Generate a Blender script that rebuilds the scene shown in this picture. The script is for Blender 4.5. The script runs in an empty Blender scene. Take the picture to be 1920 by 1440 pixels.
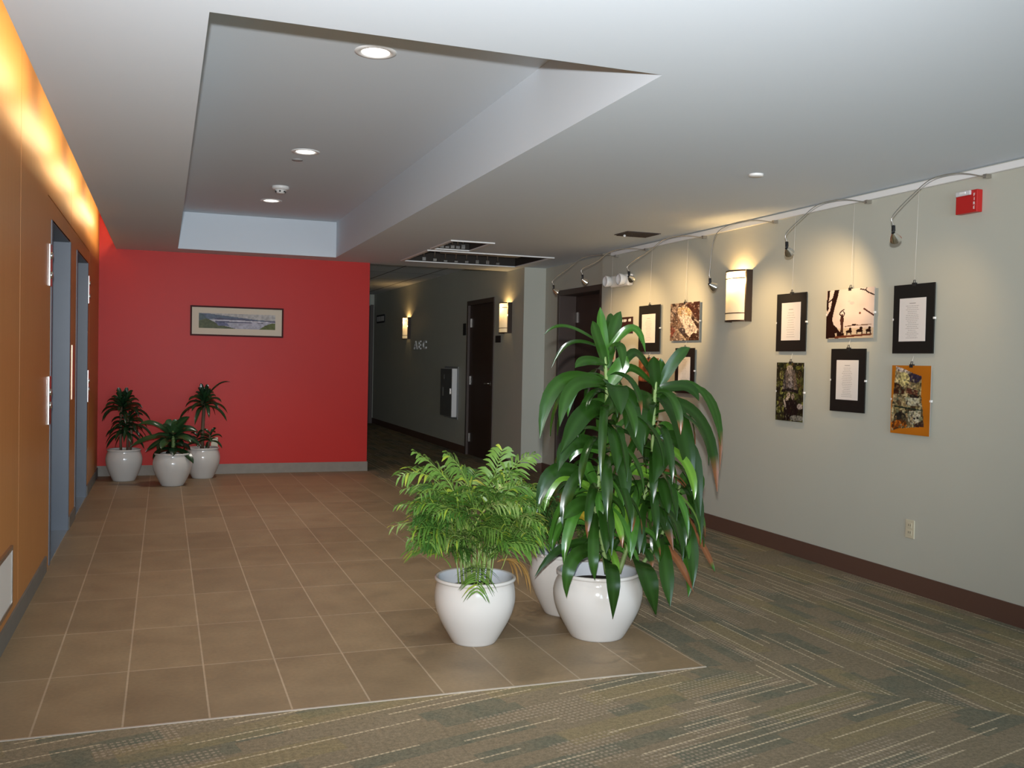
import bpy, math, random
import numpy as np
from mathutils import Vector, Matrix

SC = bpy.context.scene
COL = SC.collection
rng = random.Random(7)

# ------------------------------------------------------------------ camera
FPX = 1778.93                                   # focal length in pixels of a 1920 px wide frame
CAM_H = 1.35
RIGHT = Vector((0.9386866, -0.3441516, 0.0206688))
DOWN = Vector((0.0109286, -0.0302178, -0.9994836))
FWD = Vector((0.3445984, 0.9384277, -0.0246039))
cd = bpy.data.cameras.new('camera')
cd.sensor_fit = 'HORIZONTAL'; cd.sensor_width = 36.0; cd.lens = FPX * 36.0 / 1920.0
cd.clip_start = 0.05; cd.clip_end = 100
cam = bpy.data.objects.new('camera', cd); COL.objects.link(cam)
M = Matrix.Identity(4)
for r in range(3):
    M[r][0] = RIGHT[r]; M[r][1] = -DOWN[r]; M[r][2] = -FWD[r]
M[2][3] = CAM_H
cam.matrix_world = M
SC.camera = cam

# ------------------------------------------------------------------ view, world, main lights
SC.view_settings.view_transform = 'Standard'
SC.view_settings.look = 'None'
SC.view_settings.gamma = 1.0
SC.view_settings.use_curve_mapping = False
SC.view_settings.exposure = 0.42
W = bpy.data.worlds.new('world'); SC.world = W; W.use_nodes = True
W.node_tree.nodes['Background'].inputs[0].default_value = (0.72, 0.84, 1.0, 1)
W.node_tree.nodes['Background'].inputs[1].default_value = 0.55


def light(kind, name, loc, energy, color, aim=None, **kw):
    d = bpy.data.lights.new(name, kind); d.energy = energy; d.color = color
    for k, v in kw.items():
        setattr(d, k, v)
    o = bpy.data.objects.new(name, d); COL.objects.link(o); o.location = loc
    if aim is not None:
        v = Vector(aim) - Vector(loc)
        o.rotation_euler = v.to_track_quat('-Z', 'Y').to_euler()
    return o


# daylight from the glazed front of the lobby behind the photographer
light('AREA', 'daylight', (1.7, -3.6, 1.45), 205, (0.68, 0.84, 1.0), aim=(1.9, 6, 2.3),
      shape='RECTANGLE', size=4.6, size_y=2.0)
# the camera's own flash, on top of the body
light('SPOT', 'camera_flash', (-0.02, -0.03, CAM_H + 0.13), 850, (0.97, 0.98, 1.0), aim=(2.3, 6.8, 2.9),
      spot_size=math.radians(86), spot_blend=1.0, shadow_soft_size=0.02)

# ------------------------------------------------------------------ geometry constants (metres)
H = 2.476            # ceiling
HT = 2.872           # ceiling inside the raised tray
XL, XR = -0.67, 4.25
YB = 11.2            # red wall
XRED = 2.285         # right end of the red wall
XC = 4.06            # right corridor wall
XN = 4.34            # recessed wall with the door
YE = 8.93            # end of the picture wall
YCOL = 10.7
YF = -4.0
YTILE = 3.647
TRAY = (0.128, 1.814, 3.309, 10.80)
XCOVE = -0.502
HC = 2.65            # corridor ceiling
YEND = 19.4


# ------------------------------------------------------------------ mesh helpers
class MB:
    def __init__(s):
        s.v = []; s.f = []; s.m = []; s.sm = []; s.c = None

    def quad(s, a, b, c, d, m=0, smooth=False):
        i = len(s.v); s.v += [tuple(a), tuple(b), tuple(c), tuple(d)]
        s.f.append((i, i + 1, i + 2, i + 3)); s.m.append(m); s.sm.append(smooth); return s

    def box(s, x0, x1, y0, y1, z0, z1, m=0):
        x0, x1 = min(x0, x1), max(x0, x1); y0, y1 = min(y0, y1), max(y0, y1); z0, z1 = min(z0, z1), max(z0, z1)
        i = len(s.v)
        s.v += [(x0, y0, z0), (x1, y0, z0), (x1, y1, z0), (x0, y1, z0),
                (x0, y0, z1), (x1, y0, z1), (x1, y1, z1), (x0, y1, z1)]
        for q in ((3, 2, 1, 0), (4, 5, 6, 7), (0, 1, 5, 4), (1, 2, 6, 5), (2, 3, 7, 6), (3, 0, 4, 7)):
            s.f.append(tuple(i + k for k in q)); s.m.append(m); s.sm.append(False)
        return s

    def grid(s, rows, m=0, smooth=True, close=False):
        """rows: list of lists of points, all of one length"""
        i = len(s.v); n = len(rows[0])
        for r in rows:
            s.v += [tuple(p) for p in r]
        for a in range(len(rows) - 1):
            for b in range(n if close else n - 1):
                c = (b + 1) % n
                s.f.append((i + a * n + b, i + a * n + c, i + (a + 1) * n + c, i + (a + 1) * n + b))
                s.m.append(m); s.sm.append(smooth)
        return i

    def lathe(s, prof, c=(0, 0, 0), n=40, m=0, axis='Z'):
        rows = []
        for r, z in prof:
            row = []
            for k in range(n):
                t = 2 * math.pi * k / n
                p = (r * math.cos(t), r * math.sin(t), z)
                if axis == 'X': p = (z, p[0], p[1])
                if axis == 'Y': p = (p[0], z, p[1])
                row.append((p[0] + c[0], p[1] + c[1], p[2] + c[2]))
            rows.append(row)
        s.grid(rows, m, True, True); return s

    def tube(s, pts, rad, n=8, m=0, cap=True):
        pts = [Vector(p) for p in pts]
        if not isinstance(rad, (list, tuple)):
            rad = [rad] * len(pts)
        rows = []; ref = Vector((0.31, 0.17, 0.93))
        for k, p in enumerate(pts):
            t = (pts[min(k + 1, len(pts) - 1)] - pts[max(k - 1, 0)]).normalized()
            a = t.cross(ref)
            if a.length < 0.05: a = t.cross(Vector((1, 0, 0)))
            a.normalize(); b = t.cross(a)
            rows.append([p + (a * math.cos(2 * math.pi * j / n) + b * math.sin(2 * math.pi * j / n)) * rad[k] for j in range(n)])
        i = s.grid(rows, m, True, True)
        if cap:
            e = i + (len(pts) - 1) * n
            s.f.append(tuple(i + j for j in reversed(range(n)))); s.m.append(m); s.sm.append(False)
            s.f.append(tuple(e + j for j in range(n))); s.m.append(m); s.sm.append(False)
        return s

    def ball(s, c, r, m=0, n=16, sx=1, sy=1, sz=1):
        rows = []
        for a in range(9):
            ph = math.pi * (a / 8 - 0.5)
            ph = max(-1.56, min(1.56, ph))
            rows.append([(c[0] + r * sx * math.cos(ph) * math.cos(2 * math.pi * b / n),
                          c[1] + r * sy * math.cos(ph) * math.sin(2 * math.pi * b / n),
                          c[2] + r * sz * math.sin(ph)) for b in range(n)])
        s.grid(rows, m, True, True); return s


def smooth_path(pts, per=6):
    """Catmull-Rom through pts"""
    P = [Vector(p) for p in pts]; P = [P[0] * 2 - P[1]] + P + [P[-1] * 2 - P[-2]]
    out = []
    for i in range(1, len(P) - 2):
        for k in range(per):
            t = k / per
            a, b, c, d = P[i - 1], P[i], P[i + 1], P[i + 2]
            out.append(0.5 * ((2 * b) + (c - a) * t + (2 * a - 5 * b + 4 * c - d) * t * t + (3 * b - a - 3 * c + d) * t ** 3))
    out.append(P[-2]); return out


def obj(name, mb, mats, parent=None, bevel=0.0):
    if not isinstance(mats, (list, tuple)): mats = [mats]
    off = Vector((0, 0, 0)); p = parent
    while p is not None:
        off += p.location; p = p.parent
    me = bpy.data.meshes.new(name)
    me.from_pydata([tuple(Vector(v) - off) for v in mb.v], [], mb.f)
    me.polygons.foreach_set('material_index', mb.m)
    me.polygons.foreach_set('use_smooth', mb.sm)
    if mb.c is not None:
        a = me.color_attributes.new('Col', 'FLOAT_COLOR', 'POINT')
        a.data.foreach_set('color', np.array([(c[0], c[1], c[2], 1.0) for c in mb.c], np.float32).ravel())
    for m in mats: me.materials.append(m)
    me.update()
    o = bpy.data.objects.new(name, me); COL.objects.link(o)
    if parent is not None: o.parent = parent
    if bevel:
        b = o.modifiers.new('bevel', 'BEVEL'); b.width = bevel; b.segments = 2; b.limit_method = 'ANGLE'
    return o


def tag(o, label, cat, group=None):
    o['label'] = label; o['category'] = cat
    if group: o['group'] = group
    return o


def thing(name, loc, label, cat, group=None):
    o = bpy.data.objects.new(name, None); COL.objects.link(o); o.location = loc; o.empty_display_size = 0.1
    bpy.context.view_layer.update()
    return tag(o, label, cat, group)


def struct(name, mb, mats, bevel=0.0, label=None):
    o = obj(name, mb, mats, None, bevel); o['kind'] = 'structure'
    if label: o['label'] = label
    return o


def sub(o, label):
    o['label'] = label; return o


# ------------------------------------------------------------------ materials
def lin(c):
    return tuple((x / 12.92 if x <= 0.04045 else ((x + 0.055) / 1.055) ** 2.4) for x in [v / 255.0 for v in c])


def mat(name, c, rough=0.5, spec=0.5, metal=0.0, noise=0.0, nscale=8.0, bump=0.0, bscale=60.0, **kw):
    m = bpy.data.materials.new(name); m.use_nodes = True
    nt = m.node_tree; b = nt.nodes['Principled BSDF']
    c = tuple(c) + (1,)
    b.inputs['Base Color'].default_value = c
    b.inputs['Roughness'].default_value = rough
    b.inputs['Specular IOR Level'].default_value = spec
    b.inputs['Metallic'].default_value = metal
    for k, v in kw.items(): b.inputs[k].default_value = v
    geo = nt.nodes.new('ShaderNodeNewGeometry')
    if noise:
        n = nt.nodes.new('ShaderNodeTexNoise'); n.inputs['Scale'].default_value = nscale; n.inputs['Detail'].default_value = 5
        nt.links.new(geo.outputs['Position'], n.inputs['Vector'])
        mr = nt.nodes.new('ShaderNodeMapRange'); mr.inputs['To Min'].default_value = 1 - noise; mr.inputs['To Max'].default_value = 1 + noise
        nt.links.new(n.outputs['Fac'], mr.inputs['Value'])
        mx = nt.nodes.new('ShaderNodeMix'); mx.data_type = 'RGBA'; mx.blend_type = 'MULTIPLY'; mx.inputs[0].default_value = 1
        mx.inputs[6].default_value = c
        nt.links.new(mr.outputs[0], mx.inputs[7]); nt.links.new(mx.outputs[2], b.inputs['Base Color'])
    if bump:
        n2 = nt.nodes.new('ShaderNodeTexNoise'); n2.inputs['Scale'].default_value = bscale; n2.inputs['Detail'].default_value = 3
        nt.links.new(geo.outputs['Position'], n2.inputs['Vector'])
        bp = nt.nodes.new('ShaderNodeBump'); bp.inputs['Strength'].default_value = bump; bp.inputs['Distance'].default_value = 0.004
        nt.links.new(n2.outputs['Fac'], bp.inputs['Height']); nt.links.new(bp.outputs['Normal'], b.inputs['Normal'])
    return m


def emit(name, c, s):
    m = bpy.data.materials.new(name); m.use_nodes = True
    b = m.node_tree.nodes['Principled BSDF']
    b.inputs['Base Color'].default_value = tuple(c) + (1,)
    b.inputs['Emission Color'].default_value = tuple(c) + (1,); b.inputs['Emission Strength'].default_value = s
    return m


def attr_mat(name, rough=0.4, spec=0.5, trans=0.0):
    m = bpy.data.materials.new(name); m.use_nodes = True
    nt = m.node_tree; b = nt.nodes['Principled BSDF']
    a = nt.nodes.new('ShaderNodeVertexColor'); a.layer_name = 'Col'
    nt.links.new(a.outputs['Color'], b.inputs['Base Color'])
    b.inputs['Roughness'].default_value = rough; b.inputs['Specular IOR Level'].default_value = spec
    if trans:
        t = nt.nodes.new('ShaderNodeBsdfTranslucent'); nt.links.new(a.outputs['Color'], t.inputs['Color'])
        mx = nt.nodes.new('ShaderNodeMixShader'); mx.inputs[0].default_value = trans
        nt.links.new(b.outputs[0], mx.inputs[1]); nt.links.new(t.outputs[0], mx.inputs[2])
        nt.links.new(mx.outputs[0], nt.nodes['Material Output'].inputs['Surface'])
    return m


class NG:
    """tiny node-expression helper"""
    def __init__(s, nt): s.nt = nt

    def m(s, op, a, b=None, c=None):
        n = s.nt.nodes.new('ShaderNodeMath'); n.operation = op
        for i, x in enumerate((a, b, c)):
            if x is None: continue
            if isinstance(x, (int, float)): n.inputs[i].default_value = x
            else: s.nt.links.new(x, n.inputs[i])
        return n.outputs[0]

    def wn1(s, w):
        n = s.nt.nodes.new('ShaderNodeTexWhiteNoise'); n.noise_dimensions = '1D'; s.nt.links.new(w, n.inputs['W']); return n.outputs['Value']

    def wn2(s, x, y, z=0.0):
        n = s.nt.nodes.new('ShaderNodeTexWhiteNoise'); n.noise_dimensions = '3D'
        cx = s.nt.nodes.new('ShaderNodeCombineXYZ'); s.nt.links.new(x, cx.inputs[0]); s.nt.links.new(y, cx.inputs[1]); cx.inputs[2].default_value = z
        s.nt.links.new(cx.outputs[0], n.inputs['Vector']); return n.outputs['Value']

    def mix(s, f, a, b):
        n = s.nt.nodes.new('ShaderNodeMix'); n.data_type = 'RGBA'
        if isinstance(f, (int, float)): n.inputs[0].default_value = f
        else: s.nt.links.new(f, n.inputs[0])
        for i, x in ((6, a), (7, b)):
            if isinstance(x, tuple): n.inputs[i].default_value = x + (1,)
            else: s.nt.links.new(x, n.inputs[i])
        return n.outputs[2]

    def noise(s, vec, scale, detail=3.0):
        n = s.nt.nodes.new('ShaderNodeTexNoise'); n.inputs['Scale'].default_value = scale; n.inputs['Detail'].default_value = detail
        s.nt.links.new(vec, n.inputs['Vector']); return n.outputs['Fac']


def carpet_mat(name, ang):
    m = bpy.data.materials.new(name); m.use_nodes = True
    nt = m.node_tree; g = NG(nt); b = nt.nodes['Principled BSDF']
    geo = nt.nodes.new('ShaderNodeNewGeometry'); sp = nt.nodes.new('ShaderNodeSeparateXYZ')
    nt.links.new(geo.outputs['Position'], sp.inputs[0])
    x, y = sp.outputs[0], sp.outputs[1]
    ca, sa = math.cos(ang), math.sin(ang)
    u = g.m('ADD', g.m('MULTIPLY', x, ca), g.m('MULTIPLY', y, sa))
    v = g.m('ADD', g.m('MULTIPLY', x, -sa), g.m('MULTIPLY', y, ca))

    def cells(wv, lu, seed):
        row = g.m('FLOOR', g.m('DIVIDE', v, wv))
        off = g.m('MULTIPLY', g.wn1(g.m('ADD', row, seed)), 9.7)
        seg = g.m('FLOOR', g.m('ADD', g.m('DIVIDE', u, lu), off))
        return g.wn2(row, seg, seed), g.m('FRACT', g.m('DIVIDE', v, wv))
    base = g.mix(g.noise(geo.outputs['Position'], 3.0, 4), CARPET_A, CARPET_B)
    fine = g.noise(geo.outputs['Position'], 160.0, 2)
    r, _ = cells(0.085, 0.36, 3.3)
    base = g.mix(g.m('MULTIPLY', g.m('GREATER_THAN', r, 0.66), g.m('MULTIPLY', g.noise(geo.outputs['Position'], 9.0, 3), 1.3)), base, CARPET_D)
    r, _ = cells(0.13, 0.55, 17.1)
    base = g.mix(g.m('MULTIPLY', g.m('GREATER_THAN', r, 0.70), g.m('MULTIPLY', g.noise(geo.outputs['Position'], 7.0, 3), 0.7)), base, CARPET_O)
    stitch = g.m('GREATER_THAN', g.m('SINE', g.m('MULTIPLY', u, 2 * math.pi / 0.021)), -0.25)
    # ladders of short dashes
    r, fr = cells(0.115, 0.30, 41.7)
    fl = g.m('FRACT', g.m('DIVIDE', v, 0.023))
    lad = g.m('MULTIPLY', g.m('MULTIPLY', g.m('GREATER_THAN', r, 0.80), g.m('GREATER_THAN', fl, 0.52)), stitch)
    base = g.mix(g.m('MULTIPLY', lad, 0.6), base, CARPET_T)
    # single bright threads
    r, fr = cells(0.052, 0.42, 77.9)
    ln = g.m('MULTIPLY', g.m('GREATER_THAN', r, 0.60), g.m('MULTIPLY', g.m('GREATER_THAN', fr, 0.42), g.m('LESS_THAN', fr, 0.58)))
    ln = g.m('MULTIPLY', ln, g.m('ADD', g.m('MULTIPLY', stitch, 0.55), 0.40))
    base = g.mix(ln, base, CARPET_C)
    mr = g.m('ADD', g.m('ADD', g.m('MULTIPLY', fine, 0.8), g.m('MULTIPLY', g.noise(geo.outputs['Position'], 60.0, 2), 0.9)), 0.15)
    mx = nt.nodes.new('ShaderNodeMix'); mx.data_type = 'RGBA'; mx.blend_type = 'MULTIPLY'; mx.inputs[0].default_value = 1
    nt.links.new(base, mx.inputs[6]); nt.links.new(mr, mx.inputs[7]); nt.links.new(mx.outputs[2], b.inputs['Base Color'])
    b.inputs['Roughness'].default_value = 0.95; b.inputs['Specular IOR Level'].default_value = 0.15
    bp = nt.nodes.new('ShaderNodeBump'); bp.inputs['Strength'].default_value = 0.5; bp.inputs['Distance'].default_value = 0.004
    nt.links.new(fine, bp.inputs['Height']); nt.links.new(bp.outputs['Normal'], b.inputs['Normal'])
    return m


def tile_mat():
    m = bpy.data.materials.new('floor_tile'); m.use_nodes = True
    nt = m.node_tree; g = NG(nt); b = nt.nodes['Principled BSDF']
    geo = nt.nodes.new('ShaderNodeNewGeometry')
    mp = nt.nodes.new('ShaderNodeMapping'); mp.inputs['Location'].default_value = (0.7285 + 0.301 * 20, -YTILE + 0.6486 * 20, 0)
    nt.links.new(geo.outputs['Position'], mp.inputs['Vector'])
    br = nt.nodes.new('ShaderNodeTexBrick')
    br.offset = 0.0; br.squash = 1.0
    br.inputs['Scale'].default_value = 1.0; br.inputs['Brick Width'].default_value = 0.301; br.inputs['Row Height'].default_value = 0.6486
    br.inputs['Mortar Size'].default_value = 0.0038; br.inputs['Mortar Smooth'].default_value = 0.1; br.inputs['Bias'].default_value = 0.0
    br.inputs['Color1'].default_value = TILE_A + (1,); br.inputs['Color2'].default_value = TILE_B + (1,)
    br.inputs['Mortar'].default_value = GROUT + (1,)
    nt.links.new(mp.outputs[0], br.inputs['Vector'])
    n1 = g.noise(geo.outputs['Position'], 5.0, 6); n2 = g.noise(geo.outputs['Position'], 55.0, 4)
    f = g.m('ADD', g.m('ADD', g.m('MULTIPLY', n1, 0.55), g.m('MULTIPLY', n2, 0.35)), 0.55)
    mx = nt.nodes.new('ShaderNodeMix'); mx.data_type = 'RGBA'; mx.blend_type = 'MULTIPLY'; mx.inputs[0].default_value = 1
    nt.links.new(br.outputs['Color'], mx.inputs[6]); nt.links.new(f, mx.inputs[7]); nt.links.new(mx.outputs[2], b.inputs['Base Color'])
    b.inputs['Specular IOR Level'].default_value = 0.45
    rr = g.m('ADD', g.m('MULTIPLY', n1, 0.15), 0.42); nt.links.new(rr, b.inputs['Roughness'])
    bp = nt.nodes.new('ShaderNodeBump'); bp.inputs['Strength'].default_value = 0.25; bp.inputs['Distance'].default_value = 0.002
    nt.links.new(g.m('SUBTRACT', g.m('MULTIPLY', n2, 0.4), br.outputs['Fac']), bp.inputs['Height']); nt.links.new(bp.outputs['Normal'], b.inputs['Normal'])
    return m


def wood_mat(name, c1, c2, rough):
    m = bpy.data.materials.new(name); m.use_nodes = True
    nt = m.node_tree; g = NG(nt); b = nt.nodes['Principled BSDF']
    geo = nt.nodes.new('ShaderNodeNewGeometry')
    mp = nt.nodes.new('ShaderNodeMapping'); mp.inputs['Scale'].default_value = (14, 14, 0.9)
    nt.links.new(geo.outputs['Position'], mp.inputs['Vector'])
    nt.links.new(g.mix(g.noise(mp.outputs[0], 2.2, 6), c1, c2), b.inputs['Base Color'])
    b.inputs['Roughness'].default_value = rough; b.inputs['Specular IOR Level'].default_value = 0.4
    return m


def acoustic_mat():
    m = bpy.data.materials.new('ceiling_tile'); m.use_nodes = True
    nt = m.node_tree; g = NG(nt); b = nt.nodes['Principled BSDF']
    geo = nt.nodes.new('ShaderNodeNewGeometry')
    br = nt.nodes.new('ShaderNodeTexBrick'); br.offset = 0.0
    mp = nt.nodes.new('ShaderNodeMapping'); mp.inputs['Location'].default_value = (20, 20, 0); nt.links.new(geo.outputs['Position'], mp.inputs['Vector'])
    br.inputs['Scale'].default_value = 1.0; br.inputs['Brick Width'].default_value = 0.61; br.inputs['Row Height'].default_value = 1.22
    br.inputs['Mortar Size'].default_value = 0.012; br.inputs['Mortar Smooth'].default_value = 0.0
    br.inputs['Color1'].default_value = (0.82, 0.84, 0.85, 1); br.inputs['Color2'].default_value = (0.86, 0.88, 0.89, 1); br.inputs['Mortar'].default_value = (0.22, 0.22, 0.22, 1)
    nt.links.new(mp.outputs[0], br.inputs['Vector']); nt.links.new(br.outputs['Color'], b.inputs['Base Color'])
    b.inputs['Roughness'].default_value = 0.9
    return m


CARPET_A = (0.205, 0.165, 0.102); CARPET_B = (0.26, 0.21, 0.142)
CARPET_D = (0.140, 0.143, 0.102); CARPET_O = (0.28, 0.225, 0.10)
CARPET_T = (0.40, 0.32, 0.235); CARPET_C = (0.55, 0.45, 0.30)
TILE_A = (0.230, 0.165, 0.094); TILE_B = (0.285, 0.207, 0.120); GROUT = (0.40, 0.31, 0.21)

M_ceil = mat('ceiling_paint', (0.69, 0.755, 0.81), 0.85, 0.2, bump=0.05, bscale=120)
M_wall = mat('wall_paint', (0.485, 0.488, 0.415), 0.62, 0.35, noise=0.02, nscale=3, bump=0.04, bscale=150)
M_red = mat('red_paint', (0.53, 0.027, 0.020), 0.42, 0.18, noise=0.03, nscale=2, bump=0.03, bscale=150)
M_wood = wood_mat('orange_veneer', (0.48, 0.208, 0.060), (0.56, 0.245, 0.074), 0.42)
M_woodgap = mat('panel_joint', (0.55, 0.33, 0.17), 0.5)
M_steel = mat('grey_blue_steel', (0.105, 0.125, 0.155), 0.42, 0.5, 0.0, noise=0.08, nscale=6)
M_chrome = mat('brushed_steel', (0.62, 0.60, 0.57), 0.25, 0.5, 1.0)
M_nickel = mat('satin_nickel', (0.50, 0.47, 0.43), 0.30, 0.5, 1.0)
M_baseL = mat('grey_tile_base', (0.17, 0.165, 0.15), 0.5, 0.4, noise=0.15, nscale=14)
M_baseB = mat('pale_tile_base', (0.24, 0.215, 0.18), 0.5, 0.4, noise=0.15, nscale=14)
M_baseR = mat('brown_rubber_base', (0.110, 0.058, 0.040), 0.55, 0.35)
M_dkdoor = wood_mat('dark_walnut', (0.045, 0.024, 0.017), (0.065, 0.036, 0.026), 0.45)
M_frame = mat('brown_door_frame', (0.075, 0.052, 0.042), 0.5)
M_white = mat('white_plastic', (0.78, 0.77, 0.74), 0.4)
M_ivory = mat('ivory_plastic', (0.60, 0.55, 0.40), 0.4)
M_rail = mat('white_aluminium', (0.80, 0.80, 0.78), 0.4, 0.5)
M_black = mat('black_matt', (0.012, 0.012, 0.012), 0.6)
M_dark = mat('dark_void', (0.02, 0.019, 0.017), 0.9, 0.1)
M_bronze = mat('dark_bronze', (0.050, 0.032, 0.022), 0.4, 0.5, 0.4)
M_glaze = mat('white_glaze', (0.56, 0.54, 0.505), 0.10, 0.5, noise=0.02, nscale=5)
M_liner = mat('grey_liner', (0.50, 0.53, 0.56), 0.6)
M_soil = mat('potting_soil', (0.035, 0.026, 0.020), 0.95, 0.1, noise=0.4, nscale=60, bump=0.6, bscale=90)
M_mount = mat('black_mount_board', (0.010, 0.011, 0.010), 0.38, 0.4)
M_paper = mat('white_paper', (0.74, 0.70, 0.66), 0.7)
M_ink = mat('grey_ink', (0.30, 0.27, 0.25), 0.7)
M_print = attr_mat('photo_print', 0.5, 0.2)
M_leaf = attr_mat('glossy_leaf', 0.24, 0.5, 0.18)
M_palm = attr_mat('palm_leaf', 0.42, 0.4, 0.25)
M_cane = mat('green_cane', (0.16, 0.24, 0.07), 0.6, noise=0.3, nscale=40)
M_canebrown = mat('brown_cane', (0.12, 0.075, 0.045), 0.7, noise=0.3, nscale=40)
M_redpl = mat('red_plastic', (0.46, 0.012, 0.010), 0.35)
M_clear = mat('clear_lens', (0.75, 0.75, 0.77), 0.08, 0.6, 0.3)
M_lamp = emit('lamp_white', (1.0, 0.95, 0.86), 9.0)
M_reflector = mat('reflector', (0.85, 0.82, 0.76), 0.18, 0.5, 1.0)
M_board = mat('grey_board', (0.40, 0.38, 0.34), 0.7)
M_lens = mat('bright_lens', (0.82, 0.84, 0.84), 0.12, 0.6)
M_cord = mat('nylon_cord', (0.70, 0.66, 0.58), 0.4)
M_picframe = mat('mahogany_frame', (0.060, 0.010, 0.008), 0.5, 0.1)
M_matboard = mat('cream_mat', (0.66, 0.58, 0.46), 0.8, 0.1)
M_ctile = acoustic_mat()
M_tile = tile_mat()
M_carpR = carpet_mat('carpet_along', math.pi / 2)
M_carpF = carpet_mat('carpet_across', math.radians(14))


def glass_shade(name, c, e):
    m = bpy.data.materials.new(name); m.use_nodes = True
    nt = m.node_tree; b = nt.nodes['Principled BSDF']
    b.inputs['Base Color'].default_value = (0.9, 0.82, 0.66, 1); b.inputs['Roughness'].default_value = 0.35
    b.inputs['Emission Color'].default_value = c + (1,); b.inputs['Emission Strength'].default_value = e
    t = nt.nodes.new('ShaderNodeBsdfTranslucent'); t.inputs[0].default_value = (0.95, 0.85, 0.66, 1)
    mx = nt.nodes.new('ShaderNodeMixShader'); mx.inputs[0].default_value = 0.5
    nt.links.new(b.outputs[0], mx.inputs[1]); nt.links.new(t.outputs[0], mx.inputs[2])
    nt.links.new(mx.outputs[0], nt.nodes['Material Output'].inputs['Surface'])
    return m


M_shade = glass_shade('opal_glass', (1.0, 0.72, 0.36), 0.55)


# ================================================================== STRUCTURE
def plane_holes(mb, xs, ys, z, holes, m=0):
    """horizontal sheet xs x ys with rectangular holes (x0,x1,y0,y1), facing down"""
    bx = sorted(set([xs[0], xs[1]] + [h[k] for h in holes for k in (0, 1) if xs[0] < h[k] < xs[1]]))
    by = sorted(set([ys[0], ys[1]] + [h[k] for h in holes for k in (2, 3) if ys[0] < h[k] < ys[1]]))
    for a in range(len(bx) - 1):
        for b in range(len(by) - 1):
            cx, cy = (bx[a] + bx[a + 1]) / 2, (by[b] + by[b + 1]) / 2
            if any(h[0] < cx < h[1] and h[2] < cy < h[3] for h in holes): continue
            mb.quad((bx[a], by[b], z), (bx[a], by[b + 1], z), (bx[a + 1], by[b + 1], z), (bx[a + 1], by[b], z), m)


HATCH = (2.57, 3.92, 9.55, 10.66)
VENT = (2.56, 2.93, 8.66, 9.34)
GRILLE = (3.70, 4.02, 7.29, 7.55)
DOWN_L = [(0.972, 4.716), (0.972, 7.204), (0.972, 9.611)]

# floor
mb = MB(); mb.quad((XL, YTILE, 0), (XRED, YTILE, 0), (XRED, YB, 0), (XL, YB, 0))
struct('floor', mb, M_tile)
DG = 8.0
seam = (XRED + DG, YTILE - DG)
mb = MB()
mb.quad((XRED, YTILE, 0), (XN + 0.4, YTILE - (XN + 0.4 - XRED), 0), (XN + 0.4, YEND + 0.5, 0), (XRED, YEND + 0.5, 0))
struct('floor_carpet_right', mb, M_carpR)
mb = MB()
mb.v = [(XL - 0.3, YF, 0), (XN + 0.4, YF, 0), (XN + 0.4, YTILE - (XN + 0.4 - XRED), 0), (XRED, YTILE, 0), (XL - 0.3, YTILE, 0)]
mb.f = [(0, 1, 2, 3, 4)]; mb.m = [0]; mb.sm = [False]
struct('floor_carpet_front', mb, M_carpF)
mb = MB(); mb.box(XL, XRED + 0.004, YTILE - 0.009, YTILE, -0.01, 0.0035)
struct('trim_1', mb, mat('pale_metal_edge', (0.62, 0.55, 0.46), 0.35, 0.5, 0.5))

# ceiling with the raised tray, open hatches and the cove slot on the left
mb = MB()
plane_holes(mb, (XCOVE, XN + 0.5), (YF, YB + 0.12), H, [TRAY, HATCH, VENT])
x0, x1, y0, y1 = TRAY
plane_holes(mb, (x0, x1), (y0, y1), HT, [(a - 0.072, a + 0.072, b - 0.072, b + 0.072) for a, b in DOWN_L])
mb.quad((x0, y0, H), (x0, y1, H), (x0, y1, HT), (x0, y0, HT))
mb.quad((x1, y0, H), (x1, y1, H), (x1, y1, HT), (x1, y0, HT))
mb.quad((x0, y0, H), (x1, y0, H), (x1, y0, HT), (x0, y0, HT))
mb.quad((x0, y1, H), (x1, y1, H), (x1, y1, HT), (x0, y1, HT))
mb.quad((XCOVE, YF, H), (XCOVE, YB, H), (XCOVE, YB, H + 0.10), (XCOVE, YF, H + 0.10))
mb.quad((XCOVE, YF, H + 0.10), (XCOVE, YB, H + 0.10), (XCOVE + 0.25, YB, H + 0.10), (XCOVE + 0.25, YF, H + 0.10))
mb.quad((XCOVE + 0.25, YF, H + 0.10), (XCOVE + 0.25, YB, H + 0.10), (XCOVE + 0.25, YB, 3.3), (XCOVE + 0.25, YF, 3.3))
mb.quad((XL - 0.3, YF, 3.02), (XL - 0.3, YB, 3.02), (XCOVE + 0.26, YB, 3.02), (XCOVE + 0.26, YF, 3.02))
mb.quad((XL - 0.3, YF, 3.32), (XL - 0.3, YB + 0.2, 3.32), (XN + 0.6, YB + 0.2, 3.32), (XN + 0.6, YF, 3.32))
mb.quad((XRED - 0.2, YB + 0.12, H), (XN + 0.5, YB + 0.12, H), (XN + 0.5, YB + 0.12, 3.32), (XRED - 0.2, YB + 0.12, 3.32))
struct('ceiling', mb, M_ceil)
mb = MB(); mb.quad((XRED - 0.2, YB + 0.12, HC), (XRED - 0.2, YEND + 0.4, HC), (XN, YEND + 0.4, HC), (XN, YB + 0.12, HC))
struct('ceiling_corridor', mb, M_ctile)

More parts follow.
